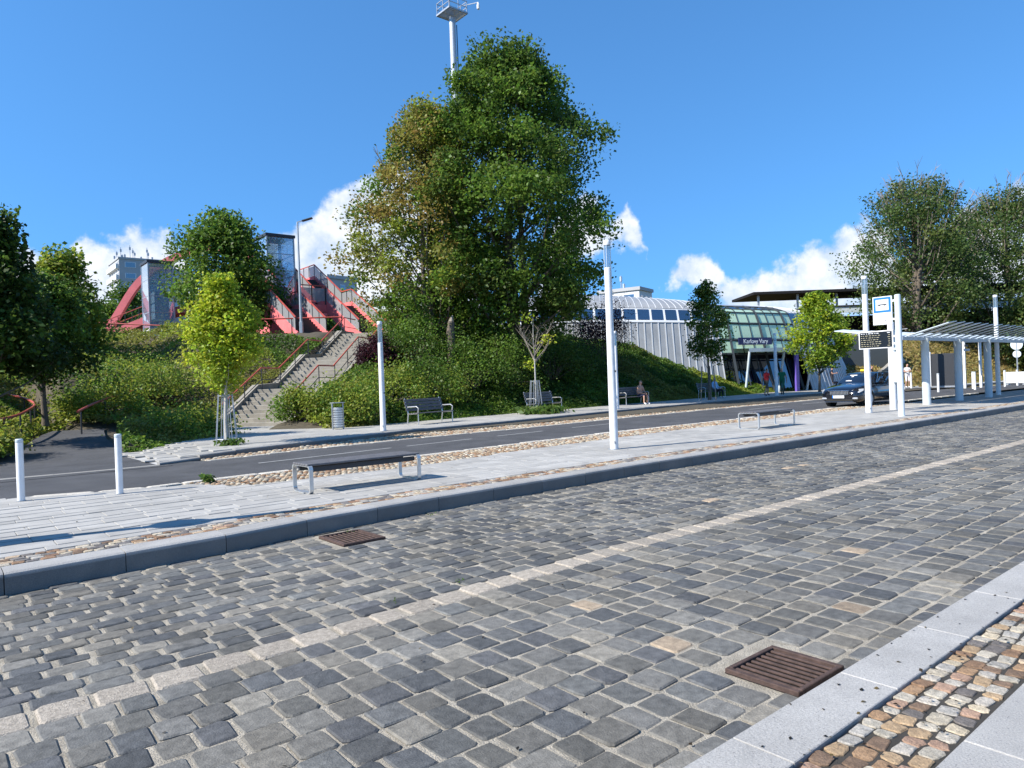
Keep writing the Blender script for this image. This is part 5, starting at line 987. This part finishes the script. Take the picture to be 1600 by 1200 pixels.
# ------------------------------------------------------------------ people
SKIN = (.48, .28, .2)
def person(lab, loc, rz, pose, cols, hair=(.05, .035, .025), scale=1.0):
    """one continuous skinned body facing local -y; cols: top, arms, legs, feet"""
    J = {}; E_ = []
    def j(n, p, r): J[n] = (Vector(p), r)
    sit = pose.startswith('sit'); hz = .5 if sit else .93
    lean_ = {'sit': -.05, 'sit_lean': -.16, 'walk': -.03, 'stand': 0, 'sit_low': .1}[pose]
    j('pel', (0, 0, hz), .135); j('bel', (0, lean_ * .4, hz + .2), .13); j('che', (0, lean_ * .9, hz + .42), .15); j('nek', (0, lean_, hz + .56), .06); j('jaw', (0, lean_ * 1.1 - .035, hz + .65), .072); j('hed', (0, lean_ * 1.1 - .02, hz + .75), .1); j('crn', (0, lean_ * 1.1 - .005, hz + .83), .07)
    j('nos', (0, lean_ * 1.1 - .125, hz + .71), .014)
    E_ += [('pel', 'bel'), ('bel', 'che'), ('che', 'nek'), ('nek', 'jaw'), ('jaw', 'hed'), ('hed', 'crn'), ('hed', 'nos')]
    for s_, S_ in ((-1, 'l'), (1, 'r')):
        sw = s_ * (1 if pose == 'walk' else 0)
        if sit: kn, an, to = (s_ * .13, -.42, hz + .02), (s_ * .14, -.42, .1), (s_ * .15, -.58, .04)
        else: kn, an, to = (s_ * .1, -.06 - .14 * sw, .5), (s_ * .1, .06 - .2 * sw, .1), (s_ * .12, -.12 - .2 * sw, .04)
        j('hip' + S_, (s_ * .1, 0, hz - .03), .1); j('kne' + S_, kn, .062); j('ank' + S_, an, .042); j('toe' + S_, to, .04)
        E_ += [('pel', 'hip' + S_), ('hip' + S_, 'kne' + S_), ('kne' + S_, 'ank' + S_), ('ank' + S_, 'toe' + S_)]
        cz = hz + .5; ly = lean_
        if sit: el, wr = (s_ * .27, ly - .06, cz - .3), (s_ * .13, -.34, hz + .12)
        elif pose == 'stand': el, wr = (s_ * .25, -.06, cz - .28), (s_ * .1, -.3, cz - .22)
        else: el, wr = (s_ * .25, .1 * sw, cz - .3), (s_ * .26, -.06 + .16 * sw, cz - .54)
        j('sho' + S_, (s_ * .175, ly, cz), .062); j('elb' + S_, el, .042); j('wri' + S_, wr, .03); d = (Vector(wr) - Vector(el)).normalized(); p = Vector(wr) + d * .07; j('plm' + S_, p, .032)
        E_ += [('che', 'sho' + S_), ('sho' + S_, 'elb' + S_), ('elb' + S_, 'wri' + S_), ('wri' + S_, 'plm' + S_)]
        sidev = Vector((s_, 0, 0)).cross(d).normalized()
        for k in range(5):
            o_ = sidev * (-.028 + .018 * k); ln = (.05, .085, .095, .088, .07)[k]; dd = d if k else (d * .6 - sidev * .8).normalized(); a_ = p + o_; b_ = a_ + dd * ln * .55; c_ = b_ + (dd + Vector((0, 0, -.35))).normalized() * ln * .5
            j('f%d' % k + S_, b_, .0095); j('g%d' % k + S_, c_, .008); E_ += [('plm' + S_, 'f%d' % k + S_), ('f%d' % k + S_, 'g%d' % k + S_)]
    names = list(J); me = bpy.data.meshes.new('body'); me.from_pydata([J[n][0] for n in names], [(names.index(a), names.index(b)) for a, b in E_], []); o = bpy.data.objects.new('body_cage', me); COL.objects.link(o)
    o.modifiers.new('skin', 'SKIN'); sv = me.skin_vertices[0].data
    for i, n in enumerate(names): sv[i].radius = (J[n][1] * (1.28 if n in ('che', 'pel', 'bel') else 1), J[n][1] * (.88 if n in ('che', 'pel', 'bel') else 1)); sv[i].use_root = n == 'pel'
    su = o.modifiers.new('sub', 'SUBSURF'); su.levels = 1; su.render_levels = 1
    dg = bpy.context.evaluated_depsgraph_get(); m2 = bpy.data.meshes.new_from_object(o.evaluated_get(dg)); bpy.data.objects.remove(o)
    top, arm, leg, feet = cols; P_ = np.array([tuple(J[n][0]) for n in names]); cc = []
    hed = J['hed'][0]
    for v in m2.vertices:
        seg, bd = None, 9
        for a, b in E_:
            A, Bv = J[a][0], J[b][0]; t_ = max(0, min(1, (v.co - A).dot(Bv - A) / max(1e-6, (Bv - A).length_squared))); dd = (v.co - A.lerp(Bv, t_)).length - (J[a][1] * (1 - t_) + J[b][1] * t_)
            if dd < bd: bd, seg, tt = dd, (a, b), t_
        a, b = seg
        if a in ('nek', 'jaw', 'hed') or b in ('jaw', 'hed'): c = hair if (v.co.z > hed.z + .035 or (v.co.y > hed.y + .03 and v.co.z > hed.z - .08)) else SKIN
        elif a[:3] in ('wri', 'plm') or a[0] in 'fg' and a[1].isdigit(): c = SKIN
        elif a[:3] == 'sho': c = top if tt < .5 else arm
        elif a[:3] == 'elb': c = arm
        elif a[:3] in ('hip',) or b[:3] == 'hip': c = leg[0]
        elif a[:3] == 'kne': c = leg[1]
        elif a[:3] == 'ank': c = feet
        elif a == 'pel' and tt < .35: c = leg[0]
        else: c = top
        cc.append((*c, 1))
    at = m2.color_attributes.new('Col', 'FLOAT_COLOR', 'POINT'); at.data.foreach_set('color', np.asarray(cc, np.float32).ravel()); m2.materials.clear(); m2.materials.append(MT['body']); m2.polygons.foreach_set('use_smooth', [True] * len(m2.polygons))
    o = bpy.data.objects.new('person', m2); COL.objects.link(o); o.location = loc; o.rotation_euler[2] = rz; o.scale = (scale,) * 3; tag(o, lab, 'person'); return o
WH = (.75, .73, .7)
person('shirtless person in dark shorts sitting on a shaded bench', (29.95, 25.35, .3), .0, 'sit', (SKIN, SKIN, ((.02, .025, .06), SKIN), WH), (.3, .2, .16))
person('person in pale blue shirt reclining on the bench by the staked tree', (38.7, 26.5, .3), -.1, 'sit_low', ((.35, .55, .75), (.35, .55, .75), ((.02, .025, .03), (.02, .025, .03)), WH))
person('walking person in red shirt left of the lamp post', (41.2, 24.45, .32), 1.2, 'walk', ((.65, .03, .03), SKIN, ((.12, .09, .06), SKIN), (.03, .03, .03)))
person('walking person in green shirt right of the lamp post', (43.0, 24.4, .32), -1.3, 'walk', ((.02, .16, .07), SKIN, ((.02, .12, .06), (.1, .1, .08)), (.02, .02, .02)), (.25, .25, .2))
person('person in dark clothes standing beside the lime-green maple', (57.5, 28.2, .35), .3, 'stand', ((.02, .02, .03), SKIN, ((.03, .03, .04), SKIN), (.05, .05, .05)))
person('person in dark top sitting on the curved ramp wall', (60.3, 26.3, .75), .2, 'sit', ((.03, .02, .02), SKIN, ((.6, .55, .5), SKIN), WH))
person('woman in white dress looking at her hands on the pavement', (55.2, 21.5, .33), -.7, 'stand', (WH, SKIN, ((.72, .66, .68), SKIN), WH), (.04, .025, .02))
person('person in pink top close behind the woman in white', (55.9, 22.2, .33), .6, 'stand', ((.7, .42, .42), SKIN, ((.75, .7, .7), SKIN), WH), (.12, .07, .04))
person('person crouching at the slope top by the left lift tower', (14.6, 57.5, 5.3), .3, 'sit_lean', ((.02, .018, .02), SKIN, ((.05, .05, .06), SKIN), (.1, .08, .06)))

# ------------------------------------------------------------------ bits on the ground: fallen leaves, crumbs, weeds in joints
p, c = [], []
for i in range(420):
    k = rnd.random()
    if k < .45: x = rnd.uniform(1.5, 9); q = (x, rnd.uniform(1.17, 1.82), .153)
    elif k < .75: x = rnd.uniform(0, 16); q = (x, YC(x, rnd.uniform(1.95, 8.3)), .012)
    else: x = rnd.uniform(0, 16); q = (x, rnd.uniform(9, 12), .206)
    p.append(q); c.append(rnd.choice([(.03, .022, .015), (.05, .035, .02), (.16, .12, .05), (.02, .02, .018)]))
o = leaf_mesh('leaf_litter', p, .022, np.asarray(c), None, up=3); tag(o, 'tiny fallen leaves and crumbs on kerb and setts', 'litter', kind='stuff')
p = []
for (x, y) in ((2.9, 5.28), (3.6, 5.3), (9.5, 2.3), (5.2, 8.2), (3.9, 8.12)):
    for i in range(8): p.append((x + rnd.gauss(0, .035), YC(x, y) + rnd.gauss(0, .012), .008 + rnd.random() * .03))
o = leaf_mesh('weeds', p, .02, jitter((.12, .19, .04), len(p)), None, up=.2, long=1.4); tag(o, 'small weeds growing in the joints of the setts', 'weeds', kind='stuff')
